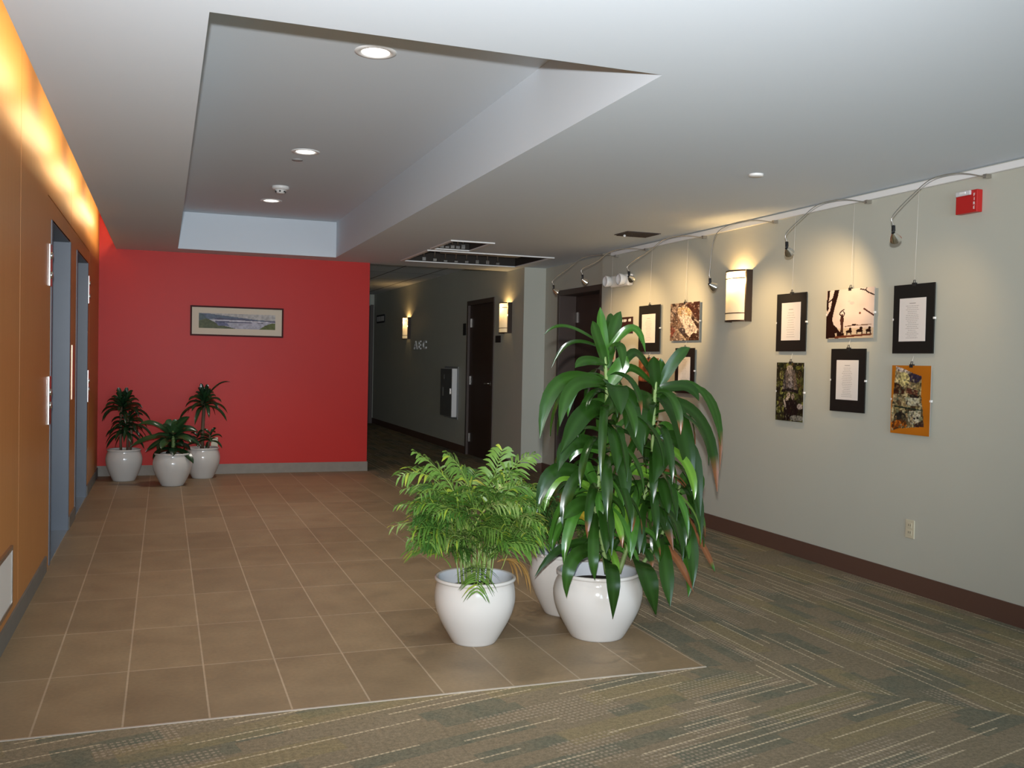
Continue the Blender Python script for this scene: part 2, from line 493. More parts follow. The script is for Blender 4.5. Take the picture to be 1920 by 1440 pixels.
# left wall: veneer panels with joints, two lift openings
E1 = (6.63, 7.85); E2 = (8.46, 9.60); EH = 2.17; TOPW = 3.02
mb = MB()
PW = 0.025
for y0, y1, z0, z1 in [(YF, 5.236, 0, TOPW), (5.244, 6.40, 0, TOPW), (6.40, 7.925, EH + 0.13, TOPW), (6.40, 6.63, 0, EH + 0.122), (6.63, 7.85, EH, EH + 0.122),
                       (7.85, 8.40, 0, EH + 0.122), (7.933, 9.84, EH + 0.13, TOPW), (8.40, 8.46, 0, EH + 0.122), (8.46, 9.60, EH, EH + 0.122),
                       (9.60, 9.84, 0, EH + 0.122), (9.848, YB, 0, TOPW)]:
    mb.box(XL - PW, XL, y0, y1, z0, z1)
for y0, y1, z0, z1 in [(YF, E1[0], 0, TOPW), (E1[1], E2[0], 0, TOPW), (E2[1], YB, 0, TOPW), (E1[0], E1[1], EH, TOPW), (E2[0], E2[1], EH, TOPW)]:
    mb.box(XL - 0.42, XL - PW - 0.001, y0, y1, z0, z1, 1)
struct('wall_left', mb, [M_wood, M_woodgap])
mb = MB()
for y0, y1 in [(YF, 6.40), (7.87, 8.40), (9.66, YB - 0.012)]:
    mb.box(XL, XL + 0.010, y0, y1, 0, 0.095)
struct('baseboard_left', mb, M_baseL)

# red end wall and corridor
mb = MB(); mb.box(XL - 0.42, XRED, YB, YB + 0.12, 0, 3.3)
struct('wall_back', mb, M_red)
mb = MB(); mb.box(XL, XRED + 0.008, YB - 0.010, YB, 0, 0.112); mb.box(XRED, XRED + 0.008, YB, YB + 0.12, 0, 0.112)
struct('baseboard_back', mb, M_baseB)
mb = MB(); mb.box(XRED - 0.12, XRED - 0.002, YB + 0.12, YEND, 0, 3.0)
struct('wall_corridor_left', mb, M_wall)
D3 = (11.82, 12.90)
mb = MB()
mb.box(XC, XC + 0.28, YCOL, D3[0], 0, 3.3); mb.box(XC, XC + 0.28, D3[1], YEND, 0, 3.0); mb.box(XC, XC + 0.28, D3[0], D3[1], 2.13, 3.0)
struct('wall_corridor_right', mb, M_wall)
mb = MB(); mb.box(XRED - 0.1, XC + 0.28, YEND, YEND + 0.1, 0, 3.0)
struct('wall_corridor_end', mb, M_wall)
mb = MB()
mb.box(XC - 0.010, XC, YCOL, D3[0] - 0.05, 0, 0.11); mb.box(XC - 0.010, XC, D3[1] + 0.05, YEND, 0, 0.11); mb.box(XC - 0.010, XN, YCOL - 0.010, YCOL, 0, 0.11)
struct('baseboard_corridor', mb, M_baseR)

# right picture wall, the set-back part with a door
mb = MB(); mb.box(XR, XR + 0.5, YF, YE, 0, 3.3)
struct('wall_right', mb, M_wall)
D4 = (9.14, 10.25)
mb = MB()
mb.box(XN, XN + 0.4, YE, D4[0], 0, 3.3); mb.box(XN, XN + 0.4, D4[1], YCOL, 0, 3.3); mb.box(XN, XN + 0.4, D4[0], D4[1], 2.13, 3.3)
struct('wall_recess', mb, M_wall)
mb = MB()
mb.box(XR - 0.010, XR, YF, YE, 0, 0.115); mb.box(XN - 0.010, XN, D4[1] + 0.06, YCOL, 0, 0.115); mb.box(XN - 0.010, XN, YE, D4[0] - 0.06, 0, 0.115)
struct('baseboard_right', mb, M_baseR)

# ---------------------------------------------------------------- doors
def door_struct(name, loc, label):
    o = bpy.data.objects.new(name, None); COL.objects.link(o); o.location = loc
    o['kind'] = 'structure'; o['label'] = label
    bpy.context.view_layer.update(); return o


for n, (a, b), lab in ((1, E1, 'lift doorway with grey-blue steel surround nearest the camera'), (2, E2, 'lift doorway with grey-blue steel surround nearest the red wall')):
    d = door_struct('door_%d' % n, (XL, (a + b) / 2, 0), lab)
    mb = MB()
    t = 0.006
    mb.box(XL - 0.34, XL + t, a - 0.055, a, 0, EH + 0.0); mb.box(XL - 0.34, XL + t, b - 0.014, b + 0.02, 0, EH)
    mb.box(XL - 0.34, XL - 0.0, a, b, EH - 0.004, EH + 0.012)
    obj('door_frame', mb, M_steel, d, 0.002)
    for y0, y1 in ((a + 0.002, (a + b) / 2 - 0.003), ((a + b) / 2 + 0.003, b - 0.016)):
        obj('sliding_door_leaf', MB().box(XL - 0.36, XL - 0.33, y0, y1, 0.006, EH - 0.006), M_steel, d)
    obj('sill', MB().box(XL - 0.36, XL, a, b, 0.0005, 0.004), M_chrome, d)


def wood_door(name, x, a, b, depth, label, hinge_far):
    d = door_struct(name, (x, (a + b) / 2, 0), label)
    mb = MB(); fw = 0.05
    for y0, y1 in ((a - fw, a + 0.012), (b - 0.012, b + fw)):
        mb.box(x - 0.012, x + depth + 0.03, y0, y1, 0, 2.13 + fw)
    mb.box(x - 0.012, x + depth + 0.03, a, b, 2.118, 2.13 + fw)
    obj('door_frame', mb, M_frame, d, 0.003)
    xp = x + depth
    obj('door_panel', MB().box(xp, xp + 0.045, a + 0.014, b - 0.014, 0.008, 2.115), M_dkdoor, d)
    yh = b - 0.02 if hinge_far else a + 0.02
    for z in (0.25, 1.06, 1.87):
        obj('hinge', MB().box(xp - 0.012, xp + 0.004, yh - 0.05, yh + 0.006, z - 0.06, z + 0.06), M_nickel, d)
    ys = a + 0.09 if hinge_far else b - 0.09
    sgn = 1 if hinge_far else -1
    mb = MB(); mb.lathe([(0.001, -0.012), (0.026, -0.012), (0.026, 0.0)], (xp, ys, 1.04), 20, axis='X')
    mb.tube([(xp - 0.005, ys, 1.04), (xp - 0.055, ys, 1.04), (xp - 0.058, ys + sgn * 0.01, 1.04), (xp - 0.058, ys + sgn * 0.12, 1.035)], 0.009)
    obj('handle', mb, M_nickel, d)
    return d


wood_door('door_3', XC, D3[0], D3[1], 0.02, 'dark brown corridor door beside the near corridor lamp', True)
wood_door('door_4', XN, D4[0], D4[1], 0.20, 'deep-set dark brown door behind the tall leafy plant', True)
d = door_struct('door_5', (3.4, YEND, 0), 'dark door at the far end of the corridor')
obj('door_panel', MB().box(2.6, 3.98, YEND - 0.04, YEND, 0, 2.42), M_dkdoor, d)
obj('door_frame', MB().box(3.98, 4.04, YEND - 0.05, YEND, 0, 2.44), M_frame, d)

# ================================================================== LEFT WALL FITTINGS
t = thing('access_panel', (XL, 4.67, 0.14), 'white panel in a pale metal frame low on the orange wood wall', 'wall panel')
mb = MB(); y0, y1, z0, z1 = 4.35, 4.99, 0.145, 0.432
mb.box(XL, XL + 0.012, y0, y1, z0, z0 + 0.02); mb.box(XL, XL + 0.012, y0, y1, z1 - 0.02, z1)
mb.box(XL, XL + 0.012, y0, y0 + 0.02, z0 + 0.02, z1 - 0.02); mb.box(XL, XL + 0.012, y1 - 0.02, y1, z0 + 0.02, z1 - 0.02)
obj('frame', mb, M_nickel, t)
obj('panel', MB().box(XL, XL + 0.008, y0 + 0.02, y1 - 0.02, z0 + 0.02, z1 - 0.02), M_white, t)


def call_station(y, zc, h, name, label, grp, buttons):
    t = thing(name, (XL, y, zc - h / 2), label, 'lift fitting', grp)
    obj('plate', MB().box(XL, XL + 0.010, y - 0.055, y + 0.055, zc - h / 2, zc + h / 2), M_chrome, t, 0.002)
    for k in buttons:
        mb = MB(); mb.lathe([(0.022, 0.0), (0.022, 0.008), (0.018, 0.011), (0.001, 0.011)], (XL + 0.008, y, zc + k), 20, axis='X')
        obj('button', mb, M_chrome, t)


call_station(6.515, 1.045, 0.30, 'call_panel', 'steel lift call panel beside the nearer lift doorway', 'lift call panels', (0.05, -0.03))
call_station(9.73, 1.03, 0.30, 'call_panel', 'steel lift call panel beside the farther lift doorway', 'lift call panels', (0.05, -0.03))
call_station(6.515, 1.88, 0.26, 'lift_lantern', 'steel lift lantern high beside the nearer lift doorway', 'lift lanterns', (0.06, -0.06))
call_station(9.73, 1.93, 0.26, 'lift_lantern', 'steel lift lantern high beside the farther lift doorway', 'lift lanterns', (0.06, -0.06))
tag(obj('sign_plate', MB().box(XL, XL + 0.006, 8.05, 8.22, 0.98, 1.40), mat('brass_plate', (0.55, 0.36, 0.24), 0.3, 0.5, 0.8)), 'narrow brass-coloured plate on the pier between the two lifts', 'sign')

# ================================================================== CEILING FITTINGS
for i, ((x, y), w) in enumerate(zip(DOWN_L, ('nearest', 'middle', 'farthest'))):
    lab = {'nearest': 'round recessed downlight nearest the camera in the raised ceiling tray',
           'middle': 'round recessed downlight in the middle of the raised ceiling tray',
           'farthest': 'round recessed downlight nearest the red wall in the ceiling tray'}[w]
    t = thing('downlight', (x, y, HT), lab, 'ceiling light', 'downlights in the ceiling tray')
    mb = MB(); mb.lathe([(0.070, 0.004), (0.072, -0.004), (0.088, -0.007), (0.104, -0.004), (0.1045, 0.0)], (x, y, HT), 40)
    obj('trim_ring', mb, M_rail, t)
    mb = MB(); mb.lathe([(0.0705, 0.0), (0.066, 0.02), (0.060, 0.036)], (x, y, HT), 40)
    obj('reflector', mb, M_white, t)
    mb = MB(); mb.lathe([(0.060, 0.036), (0.045, 0.026), (0.02, 0.019), (0.001, 0.018)], (x, y, HT), 30)
    obj('lamp', mb, M_lamp, t)
    light('SPOT', 'downlight_beam', (x, y, HT + 0.008), 66, (1.0, 0.94, 0.84), aim=(x, y, 0), spot_size=math.radians(95), spot_blend=0.9, shadow_soft_size=0.05)

t = thing('smoke_detector', (0.968, 8.784, HT), 'white smoke detector between two downlights in the ceiling tray', 'smoke detector')
mb = MB(); mb.lathe([(0.075, 0), (0.078, -0.018), (0.06, -0.03), (0.05, -0.032)], (0.968, 8.784, HT), 30); obj('base', mb, M_white, t)
mb = MB(); mb.lathe([(0.052, -0.03), (0.05, -0.036), (0.036, -0.055), (0.030, -0.062), (0.001, -0.063)], (0.968, 8.784, HT), 30); obj('head', mb, M_white, t)
for k in range(6):
    a = k * math.pi / 3 + .3
    obj('slot', MB().box(0.968 + 0.043 * math.cos(a) - .008, 0.968 + 0.043 * math.cos(a) + .008, 8.784 + 0.043 * math.sin(a) - .008, 8.784 + 0.043 * math.sin(a) + .008, HT - 0.052, HT - 0.040), M_black, t)
mb = MB(); mb.lathe([(0.042, 0), (0.042, -0.006), (0.001, -0.008)], (0.952, 7.52, HT), 24)
tag(obj('sprinkler_cover', mb, mat('grey_cover', (0.33, 0.32, 0.31), 0.5)), 'small grey disc beside the middle downlight of the ceiling tray', 'sprinkler cover')
mb = MB(); mb.lathe([(0.042, 0), (0.042, -0.010), (0.034, -0.014), (0.001, -0.015)], (3.26, 4.784, H), 24)
tag(obj('sprinkler_cover', mb, M_white), 'small white disc on the flat ceiling near the picture rail', 'sprinkler cover')


def hatch(name, r, label, depth, clutter):
    x0, x1, y0, y1 = r
    t = thing(name, ((x0 + x1) / 2, (y0 + y1) / 2, H), label, 'ceiling opening')
    fw = 0.035
    mb = MB()
    for a in ((x0 - fw, x1 + fw, y0 - fw, y0), (x0 - fw, x1 + fw, y1, y1 + fw), (x0 - fw, x0, y0, y1), (x1, x1 + fw, y0, y1)):
        mb.box(a[0], a[1], a[2], a[3], H - 0.012, H - 0.0005)
    obj('frame', mb, M_rail, t)
    mb = MB(); z = H + depth
    mb.quad((x0, y0, H), (x1, y0, H), (x1, y0, z), (x0, y0, z)); mb.quad((x0, y1, H), (x1, y1, H), (x1, y1, z), (x0, y1, z))
    mb.quad((x0, y0, H), (x0, y1, H), (x0, y1, z), (x0, y0, z)); mb.quad((x1, y0, H), (x1, y1, H), (x1, y1, z), (x1, y0, z))
    mb.quad((x0, y0, z), (x1, y0, z), (x1, y1, z), (x0, y1, z))
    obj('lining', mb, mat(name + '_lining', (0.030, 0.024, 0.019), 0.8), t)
    r2 = random.Random(len(label))
    for k in range(clutter):
        cx = x0 + (x1 - x0) * (0.12 + 0.76 * (k + 0.5) / clutter)
        mb = MB(); mb.box(cx - 0.02, cx + 0.02, y1 - 0.03, y1 - 0.004, H + 0.006, H + 0.018 + 0.03 * r2.random()); mb.tube([(cx, y1 - 0.02, H + 0.03), (cx, y1 - 0.02, z)], 0.006)
        obj('bracket', mb, M_nickel, t)
    return t


t = hatch('ceiling_hatch', HATCH, 'large dark rectangular ceiling opening in a pale frame before the corridor', 0.22, 8)
obj('duct', MB().box(HATCH[0] + 0.25, HATCH[1] - 0.2, 9.85, 10.05, H + 0.03, H + 0.10), mat('duct_grey', (0.35, 0.31, 0.26), 0.5), t)
hatch('ceiling_hatch', VENT, 'small dark square ceiling opening with silver fittings', 0.18, 5)
t = thing('ceiling_vent', ((GRILLE[0] + GRILLE[1]) / 2, (GRILLE[2] + GRILLE[3]) / 2, H), 'dark flat ceiling grille beside the end of the picture rail', 'ceiling vent')
x0, x1, y0, y1 = GRILLE
obj('grille', MB().box(x0, x1, y0, y1, H - 0.006, H - 0.0005), mat('dark_grille', (0.05, 0.043, 0.04), 0.5), t)
mb = MB()
for k in range(9):
    yy = y0 + (y1 - y0) * (k + 0.5) / 9
    mb.box(x0 + 0.015, x1 - 0.015, yy - 0.003, yy + 0.003, H - 0.012, H - 0.006)
obj('slat', mb, M_bronze, t)
mb = MB(); mb.ball((x0 + 0.05, y0 + 0.16, H - 0.02), 0.012); obj('sensor', mb, M_white, t)

# cove light above the ceiling edge on the left
for k, (a, b) in enumerate(((1.0, 2.2), (2.65, 3.85), (4.30, 5.50), (5.95, 7.15), (7.60, 8.80), (9.25, 10.9))):
    o = light('AREA', 'cove_strip', (XCOVE + 0.10, (a + b) / 2, H + 0.225), 4.2 * (b - a), (1.0, 0.80, 0.42), shape='RECTANGLE', size=0.07, size_y=b - a)
    o.rotation_euler = (0, math.radians(72), 0)

# ================================================================== SCONCES
def sconce(x, y, z0, z1, label, power):
    """curved glass lamp on a wall facing -x; y = near edge"""
    w = 0.27; yc = y + w / 2; d0 = 0.042; bulge = 0.062
    t = thing('wall_sconce', (x, yc, z0), label, 'wall lamp', 'curved glass wall lamps')
    mb = MB(); mb.box(x - 0.012, x, y + 0.012, y + w - 0.012, z0 + 0.01, z1 - 0.01)
    obj('back_plate', mb, M_bronze, t)

    def arc(off, n=14):
        pts = []
        for k in range(n + 1):
            s = -1 + 2 * k / n
            pts.append((x - d0 - (bulge + off) * math.sqrt(max(0, 1 - (s * 0.97) ** 2)) * 1.0, yc + s * (w / 2 - 0.010 + off)))
        return pts
    A = arc(0.0)
    zs = [z0 + 0.006 + (z1 - z0 - 0.012) * k / 8 for k in range(9)]
    mb = MB(); mb.grid([[(p[0], p[1], z) for p in A] for z in zs]); s1 = obj('glass_shade', mb, M_shade, t)
    for yy in (y, y + w):
        s = 0.006
        obj('side_rail', MB().box(x - d0 - 0.012, x, yy - s, yy + s, z0, z1), M_bronze, t)
    for z, hh in ((z0, 0.012), (z0 + 0.062, 0.007), (z1 - 0.068, 0.007), (z1 - 0.012, 0.012)):
        B = arc(0.006); mb = MB()
        mb.grid([[(p[0], p[1], z) for p in B], [(p[0], p[1], z + hh) for p in B]])
        Bi = arc(-0.002); mb.grid([[(p[0], p[1], z + hh) for p in B], [(p[0], p[1], z + hh) for p in Bi]]); mb.grid([[(p[0], p[1], z) for p in Bi], [(p[0], p[1], z) for p in B]])
        obj('band', mb, M_bronze, t)
    mb = MB(); mb.ball((x - 0.05, yc, z0 + 0.27), 0.022, sz=1.5); mb.tube([(x - 0.012, yc, z0 + 0.23), (x - 0.05, yc, z0 + 0.235)], 0.014)
    obj('bulb', mb, emit('bulb_glow', (1.0, 0.75, 0.42), 6.0), t)
    light('POINT', 'sconce_bulb', (x - 0.055, yc, z0 + 0.33), power, (1.0, 0.62, 0.24), shadow_soft_size=0.02)


sconce(XR, 6.25, 1.69, 2.09, 'lit curved glass lamp on the picture wall', 6.0)
sconce(XC, 11.11, 1.69, 2.075, 'lit curved glass lamp beside the corridor door', 2.4)
sconce(XC, 16.28, 1.69, 2.075, 'lit curved glass lamp farthest down the dark corridor', 3.0)

# ================================================================== GALLERY RAIL AND ARM LAMPS
mb = MB(); mb.box(XR - 0.022, XR, YF, 8.70, H - 0.050, H - 0.010); mb.box(XR - 0.030, XR - 0.022, YF, 8.70, H - 0.050, H - 0.044)
tag(obj('picture_rail', mb, M_rail), 'long white picture rail along the top of the right wall', 'picture rail')
ORD = ['arm spotlight nearest the camera, left of the red alarm', 'arm spotlight between the lit wall lamp and the nearest arm spotlight', 'arm spotlight just left of the lit wall lamp',
       'arm spotlight hanging before the twin-head emergency light', 'arm spotlight above the recessed dark door, right one of two', 'arm spotlight above the recessed dark door, left one of two']
ARMS = [(4.022, 3.602, 2.055), (4.96, 3.621, 2.074), (5.948, 3.692, 1.925), (6.926, 3.539, 2.046), (7.942, 3.586, 2.10), (8.56, 3.560, 2.046)]
AIMS = [(4.25, 4.4, 1.55), (4.25, 5.35, 1.75), (4.25, 6.0, 1.7), (4.25, 7.35, 1.75), (4.25, 8.0, 1.7), (4.25, 8.5, 1.6)]
PWR = [3.5, 20, 9, 30, 18, 9]
for k, ((y, xt, zt), lab) in enumerate(zip(ARMS, ORD)):
    zr = H - 0.05
    t = thing('arm_spotlight', (XR - 0.012, y, zr), 'silver ' + lab, 'spotlight', 'arm spotlights on the picture rail')
    obj('rail_clamp', MB().box(XR - 0.040, XR - 0.004, y - 0.012, y + 0.012, zr - 0.022, zr), M_nickel, t)
    tip = Vector((xt, y, zt))
    path = smooth_path([(XR - 0.022, y, zr - 0.014), (XR - 0.22, y, zr - 0.012), (XR - 0.40, y, zr - 0.055), (XR - 0.53, y, zr - 0.15), (xt - 0.01, y, zt + 0.10), (xt - 0.005, y, zt + 0.045)], 7)
    obj('arm', MB().tube(path, 0.0029, 6), M_nickel, t)
    ax = (Vector(AIMS[k]) - tip).normalized()
    mb = MB(); mb.tube([tip + Vector((-0.005, 0, 0.048)), tip + Vector((-0.003, 0, 0.02)), tip - ax * 0.012], 0.010, 8)
    obj('socket', mb, M_black, t)
    mb = MB(); mb.tube([tip - ax * 0.014, tip - ax * 0.002, tip + ax * 0.018, tip + ax * 0.036, tip + ax * 0.040], [0.008, 0.014, 0.024, 0.030, 0.031], 16, cap=False)
    obj('reflector', mb, M_reflector, t)
    mb = MB(); mb.tube([tip + ax * 0.026, tip + ax * 0.030], [0.026, 0.027], 16)
    obj('lens', mb, M_clear, t)
    light('SPOT', 'arm_beam', tip + ax * 0.045, PWR[k], (1.0, 0.66, 0.32), aim=AIMS[k], spot_size=math.radians(95), spot_blend=0.9, shadow_soft_size=0.012)

# ================================================================== PRINTS
class Ras:
    def __init__(s, w, h, c):
        s.w, s.h = w, h; s.a = np.zeros((h, w, 3)); s.a[:] = c
        yy, xx = np.mgrid[0:h, 0:w]; s.x = (xx + 0.5) / w; s.y = (yy + 0.5) / h     # y down

    def put(s, mask, c, k=1.0):
        s.a[mask] = s.a[mask] * (1 - k) + np.array(c) * k

    def poly(s, pts, c, k=1.0):
        m = np.zeros((s.h, s.w), bool); n = len(pts); j = n - 1
        for i in range(n):
            xi, yi = pts[i]; xj, yj = pts[j]
            with np.errstate(divide='ignore', invalid='ignore'):
                m ^= ((yi > s.y) != (yj > s.y)) & (s.x < (xj - xi) * (s.y - yi) / (yj - yi + 1e-12) + xi)
            j = i
        s.put(m, c, k)

    def ell(s, cx, cy, rx, ry, c, k=1.0):
        s.put(((s.x - cx) / rx) ** 2 + ((s.y - cy) / ry) ** 2 < 1, c, k)

    def line(s, pts, w, c):
        for (ax, ay), (bx, by) in zip(pts[:-1], pts[1:]):
            dx, dy = bx - ax, by - ay; L = dx * dx + dy * dy + 1e-9
            t = np.clip(((s.x - ax) * dx + (s.y - ay) * dy) / L, 0, 1)
            s.put((s.x - ax - t * dx) ** 2 + (s.y - ay - t * dy) ** 2 < w * w, c)

    def noise(s, amp, cell, seed, mask=None):
        r = np.random.RandomState(seed)
        g = r.rand(s.h // cell + 3, s.w // cell + 3)
        fy = np.arange(s.h) / cell; fx = np.arange(s.w) / cell
        iy, ix = fy.astype(int), fx.astype(int); ty = (fy - iy)[:, None]; tx = (fx - ix)[None]
        n = (g[iy][:, ix] * (1 - ty) * (1 - tx) + g[iy + 1][:, ix] * ty * (1 - tx) + g[iy][:, ix + 1] * (1 - ty) * tx + g[iy + 1][:, ix + 1] * ty * tx)
        f = (1 + amp * (2 * n - 1))[:, :, None]
        s.a = s.a * f if mask is None else np.where(mask[:, :, None], s.a * f, s.a)
        return n

    def blobs(s, n, box, rad, cols, seed, k=0.8):
        r = random.Random(seed)
        for _ in range(n):
            s.ell(box[0] + (box[1] - box[0]) * r.random(), box[2] + (box[3] - box[2]) * r.random(), rad * r.uniform(.4, 1.2), rad * r.uniform(.3, 1.0), r.choice(cols), k)

    def mesh(s, P):
        """P(u,v): u right 0..1, v up 0..1 -> point.  one quad per pixel, colours on vertices"""
        mb = MB(); mb.c = []
        c = np.clip(s.a, 0, 255) / 255.0
        c = np.where(c <= 0.04045, c / 12.92, ((c + 0.055) / 1.055) ** 2.4)
        for j in range(s.h):
            for i in range(s.w):
                u0, u1, v0, v1 = i / s.w, (i + 1) / s.w, 1 - (j + 1) / s.h, 1 - j / s.h
                mb.quad(P(u0, v0), P(u1, v0), P(u1, v1), P(u0, v1)); mb.c += [c[j, i]] * 4
        return mb


def clip_and_cord(t, yc, z1, ztop, xf):
    mb = MB(); mb.box(xf - 0.004, xf + 0.012, yc - 0.013, yc + 0.013, z1 - 0.012, z1 + 0.008)
    mb.tube([(xf + 0.002, yc - 0.008, z1 + 0.006), (xf + 0.003, yc - 0.006, z1 + 0.024), (xf + 0.003, yc + 0.006, z1 + 0.024), (xf + 0.002, yc + 0.008, z1 + 0.006)], 0.0022, 6)
    obj('binder_clip', mb, M_black, t)
    obj('cord', MB().tube([(xf + 0.004, yc, z1 + 0.02), (XR - 0.010, yc, ztop)], 0.0012, 5), M_cord, t)


def side_clips(t, y0, y1, zc, xf):
    for y in (y0, y1):
        obj('side_clip', MB().box(xf - 0.001, xf + 0.012, y - 0.0055, y + 0.0055, zc - 0.006, zc + 0.006), M_white, t)


XB = XR - 0.026     # face of the hung boards


def framed_text(y0, y1, z0, z1, pap, label, lines, ztop, seed, start=0.16, width=0.5):
    t = thing('framed_text', (XR, (y0 + y1) / 2, z0), label, 'framed print', 'black-mounted text sheets')
    obj('mount', MB().box(XB, XB + 0.008, y0, y1, z0, z1), M_mount, t)
    # the viewer sees +y on the left
    Y = lambda f: y1 - (y1 - y0) * f
    Z = lambda f: z1 - (z1 - z0) * f
    py0, py1, pz0, pz1 = Y(pap[1]), Y(pap[0]), Z(pap[3]), Z(pap[2])
    s = obj('sheet', MB().box(XB - 0.0012, XB, py0, py1, pz0, pz1), M_paper, t)
    r = random.Random(seed); mb = MB(); yc = (py0 + py1) / 2; ph = pz1 - pz0; pw = py1 - py0
    xf = XB - 0.0016
    z = pz1 - ph * start * 0.75
    mb.box(xf, xf + 0.0004, yc - pw * 0.12, yc + pw * 0.12, z - ph * 0.007, z + ph * 0.007)
    for k in range(lines):
        z = pz1 - ph * (start + (0.94 - start) * (k + 0.5) / lines)
        wl = pw * width * r.uniform(0.55, 1.0); y = yc + wl / 2
        while y > yc - wl / 2:
            wd = pw * r.uniform(0.03, 0.09)
            mb.box(xf, xf + 0.0004, max(y - wd, yc - wl / 2), y, z - ph * 0.0042, z + ph * 0.0042); y -= wd + pw * 0.016
    obj('text', mb, M_ink, s)
    clip_and_cord(t, (y0 + y1) / 2, z1, ztop, XB)
    side_clips(t, y0, y1, (z0 + z1) / 2, XB)
    return t


ZR = H - 0.05
framed_text(5.55, 5.89, 1.458, 1.875, (.18, .82, .16, .81), 'black-mounted text sheet just right of the lit wall lamp', 11, ZR, 1, .24, .5)
framed_text(4.37, 4.70, 1.443, 1.86, (.16, .81, .20, .825), 'black-mounted text sheet above the orange print', 18, ZR, 2, .16, .5)
framed_text(4.935, 5.27, 1.058, 1.474, (.175, .81, .18, .81), 'black-mounted text sheet below the tree silhouette print', 17, 1.54, 3, .18, .5)
framed_text(7.645, 8.05, 1.46, 1.89, (.16, .80, .19, .81), 'black-mounted text sheet beside the dark room sign', 14, ZR, 4, .2, .5)
framed_text(7.03, 7.35, 1.10, 1.49, (.19, .80, .20, .80), 'black-mounted text sheet just below the waterfall print', 15, 1.555, 5, .14, .55)
t = framed_text(8.47, 8.87, 1.31, 1.71, (.14, .86, .12, .88), 'black-mounted sheet with an orange mark behind the plant top', 12, ZR, 6, .2, .6)
obj('orange_mark', MB().box(XB - 0.0022, XB - 0.0012, 8.56, 8.64, 1.385, 1.435), mat('orange_ink', (0.55, 0.14, 0.03), 0.6), t)


def art(y0, y1, z0, z1, ras, label, ztop, tilt=0.0):
    t = thing('art_print', (XR, (y0 + y1) / 2, z0), label, 'art print', 'art prints on the right wall')
    obj('board', MB().box(XB, XB + 0.003, y0, y1, z0, z1), M_board, t)
    P = lambda u, v: (XB - 0.0008, y1 - (y1 - y0) * u, z0 + (z1 - z0) * v)
    obj('picture', ras.mesh(P), M_print, t)
    clip_and_cord(t, (y0 + y1) / 2, z1, ztop, XB); side_clips(t, y0, y1, (z0 + z1) / 2, XB)


# tree and figure silhouettes against a pale sky
R = Ras(96, 84, (214, 196, 184)); DK = (34, 14, 8)
R.noise(.05, 14, 3)
R.put(R.y > .80, (196, 176, 150)); R.ell(.55, .29, .05, .03, (188, 176, 172), .8); R.ell(.49, .25, .03, .02, (196, 184, 178), .8)
R.poly([(.17, 0), (.27, 0), (.24, .15), (.19, .33), (.15, .5), (.13, .62), (.17, .72), (.24, .78), (.28, .86), (.20, .90), (.22, .98), (.0, 1), (0, .55), (.08, .42), (.12, .2)], DK)
R.poly([(0.01, 0), (.07, 0), (.06, .12), (.04, .25), (.05, .38), (.02, .44), (0, .4)], DK); R.line([(.05, .24), (.14, .17), (.17, .1)], .012, DK)
R.line([(.33, .72), (.32, .62), (.345, .52), (.37, .60), (.355, .78)], .016, (70, 40, 30)); R.line([(.345, .56), (.29, .50), (.33, .44), (.39, .41)], .011, DK); R.line([(.37, .56), (.40, .49), (.36, .44)], .011, DK)
R.line([(.355, .6), (.345, .86)], .024, (66, 38, 30)); R.line([(.32, .84), (.32, .92)], .012, DK); R.line([(.36, .84), (.37, .92)], .012, DK)
R.line([(.42, .76), (.55, .745), (.62, .73), (.70, .745), (.95, .73)], .010, (120, 96, 80)); R.ell(.60, .73, .05, .018, DK)
R.poly([(0.24, .80), (.32, .88), (.40, .90), (.40, .97), (.24, .97)], DK)
for cx, cy, w in ((.50, .865, .065), (.72, .85, .07), (.90, .85, .055)):
    R.ell(cx, cy, w, .030, DK); R.line([(cx - w * .7, cy), (cx - w * .7, cy + .06)], .010, DK); R.line([(cx + w * .7, cy), (cx + w * .7, cy + .055)], .010, DK)
    R.ell(cx + w * .4, cy - .045, w * .45, .035, DK)
R.poly([(.2, .955), (.97, .91), (.97, .945), (.2, 1.0)], (96, 52, 34))
R.line([(.72, .02), (.82, .05), (.88, .10), (1.0, .16)], .012, DK); R.line([(.82, .05), (.86, -.02)], .008, DK)
R.line([(.80, .42), (.90, .49), (1.0, .56)], .014, (74, 34, 22)); R.ell(.72, .50, .025, .02, (120, 70, 50))
art(4.87, 5.33, 1.543, 1.867, R, 'print of a dark tree trunk and a figure with raised arms', ZR)

# carved stone figure among leaves
R = Ras(60, 100, (44, 42, 26))
R.blobs(130, (0, 1, 0, 1), .08, [(96, 98, 40), (70, 72, 36), (128, 128, 66), (30, 26, 16), (24, 30, 16), (74, 58, 36)], 5, .8)
R.poly([(.33, .12), (.66, .12), (.74, .30), (.80, .50), (.22, .50), (.28, .28)], (92, 82, 74)); R.ell(.49, .10, .11, .06, (146, 132, 118)); R.ell(.5, .17, .07, .05, (130, 118, 108))
R.ell(.52, .29, .075, .05, (150, 140, 132)); R.ell(.52, .38, .08, .06, (128, 120, 118)); R.line([(.30, .24), (.34, .46)], .03, (60, 56, 58)); R.line([(.66, .24), (.72, .46)], .03, (110, 92, 76))
R.line([(.22, .49), (.50, .46), (.80, .50)], .025, (28, 24, 24)); R.ell(.47, .56, .07, .05, (156, 140, 122)); R.ell(.62, .58, .06, .05, (140, 124, 108)); R.ell(.42, .63, .05, .035, (176, 160, 142))
R.poly([(.35, .66), (.72, .62), (.85, .80), (.75, .92), (.62, .97), (.34, .98), (.30, .8)], (28, 20, 18)); R.line([(.32, .66), (.35, .74)], .03, (168, 152, 138)); R.ell(.88, .74, .10, .05, (150, 138, 130))
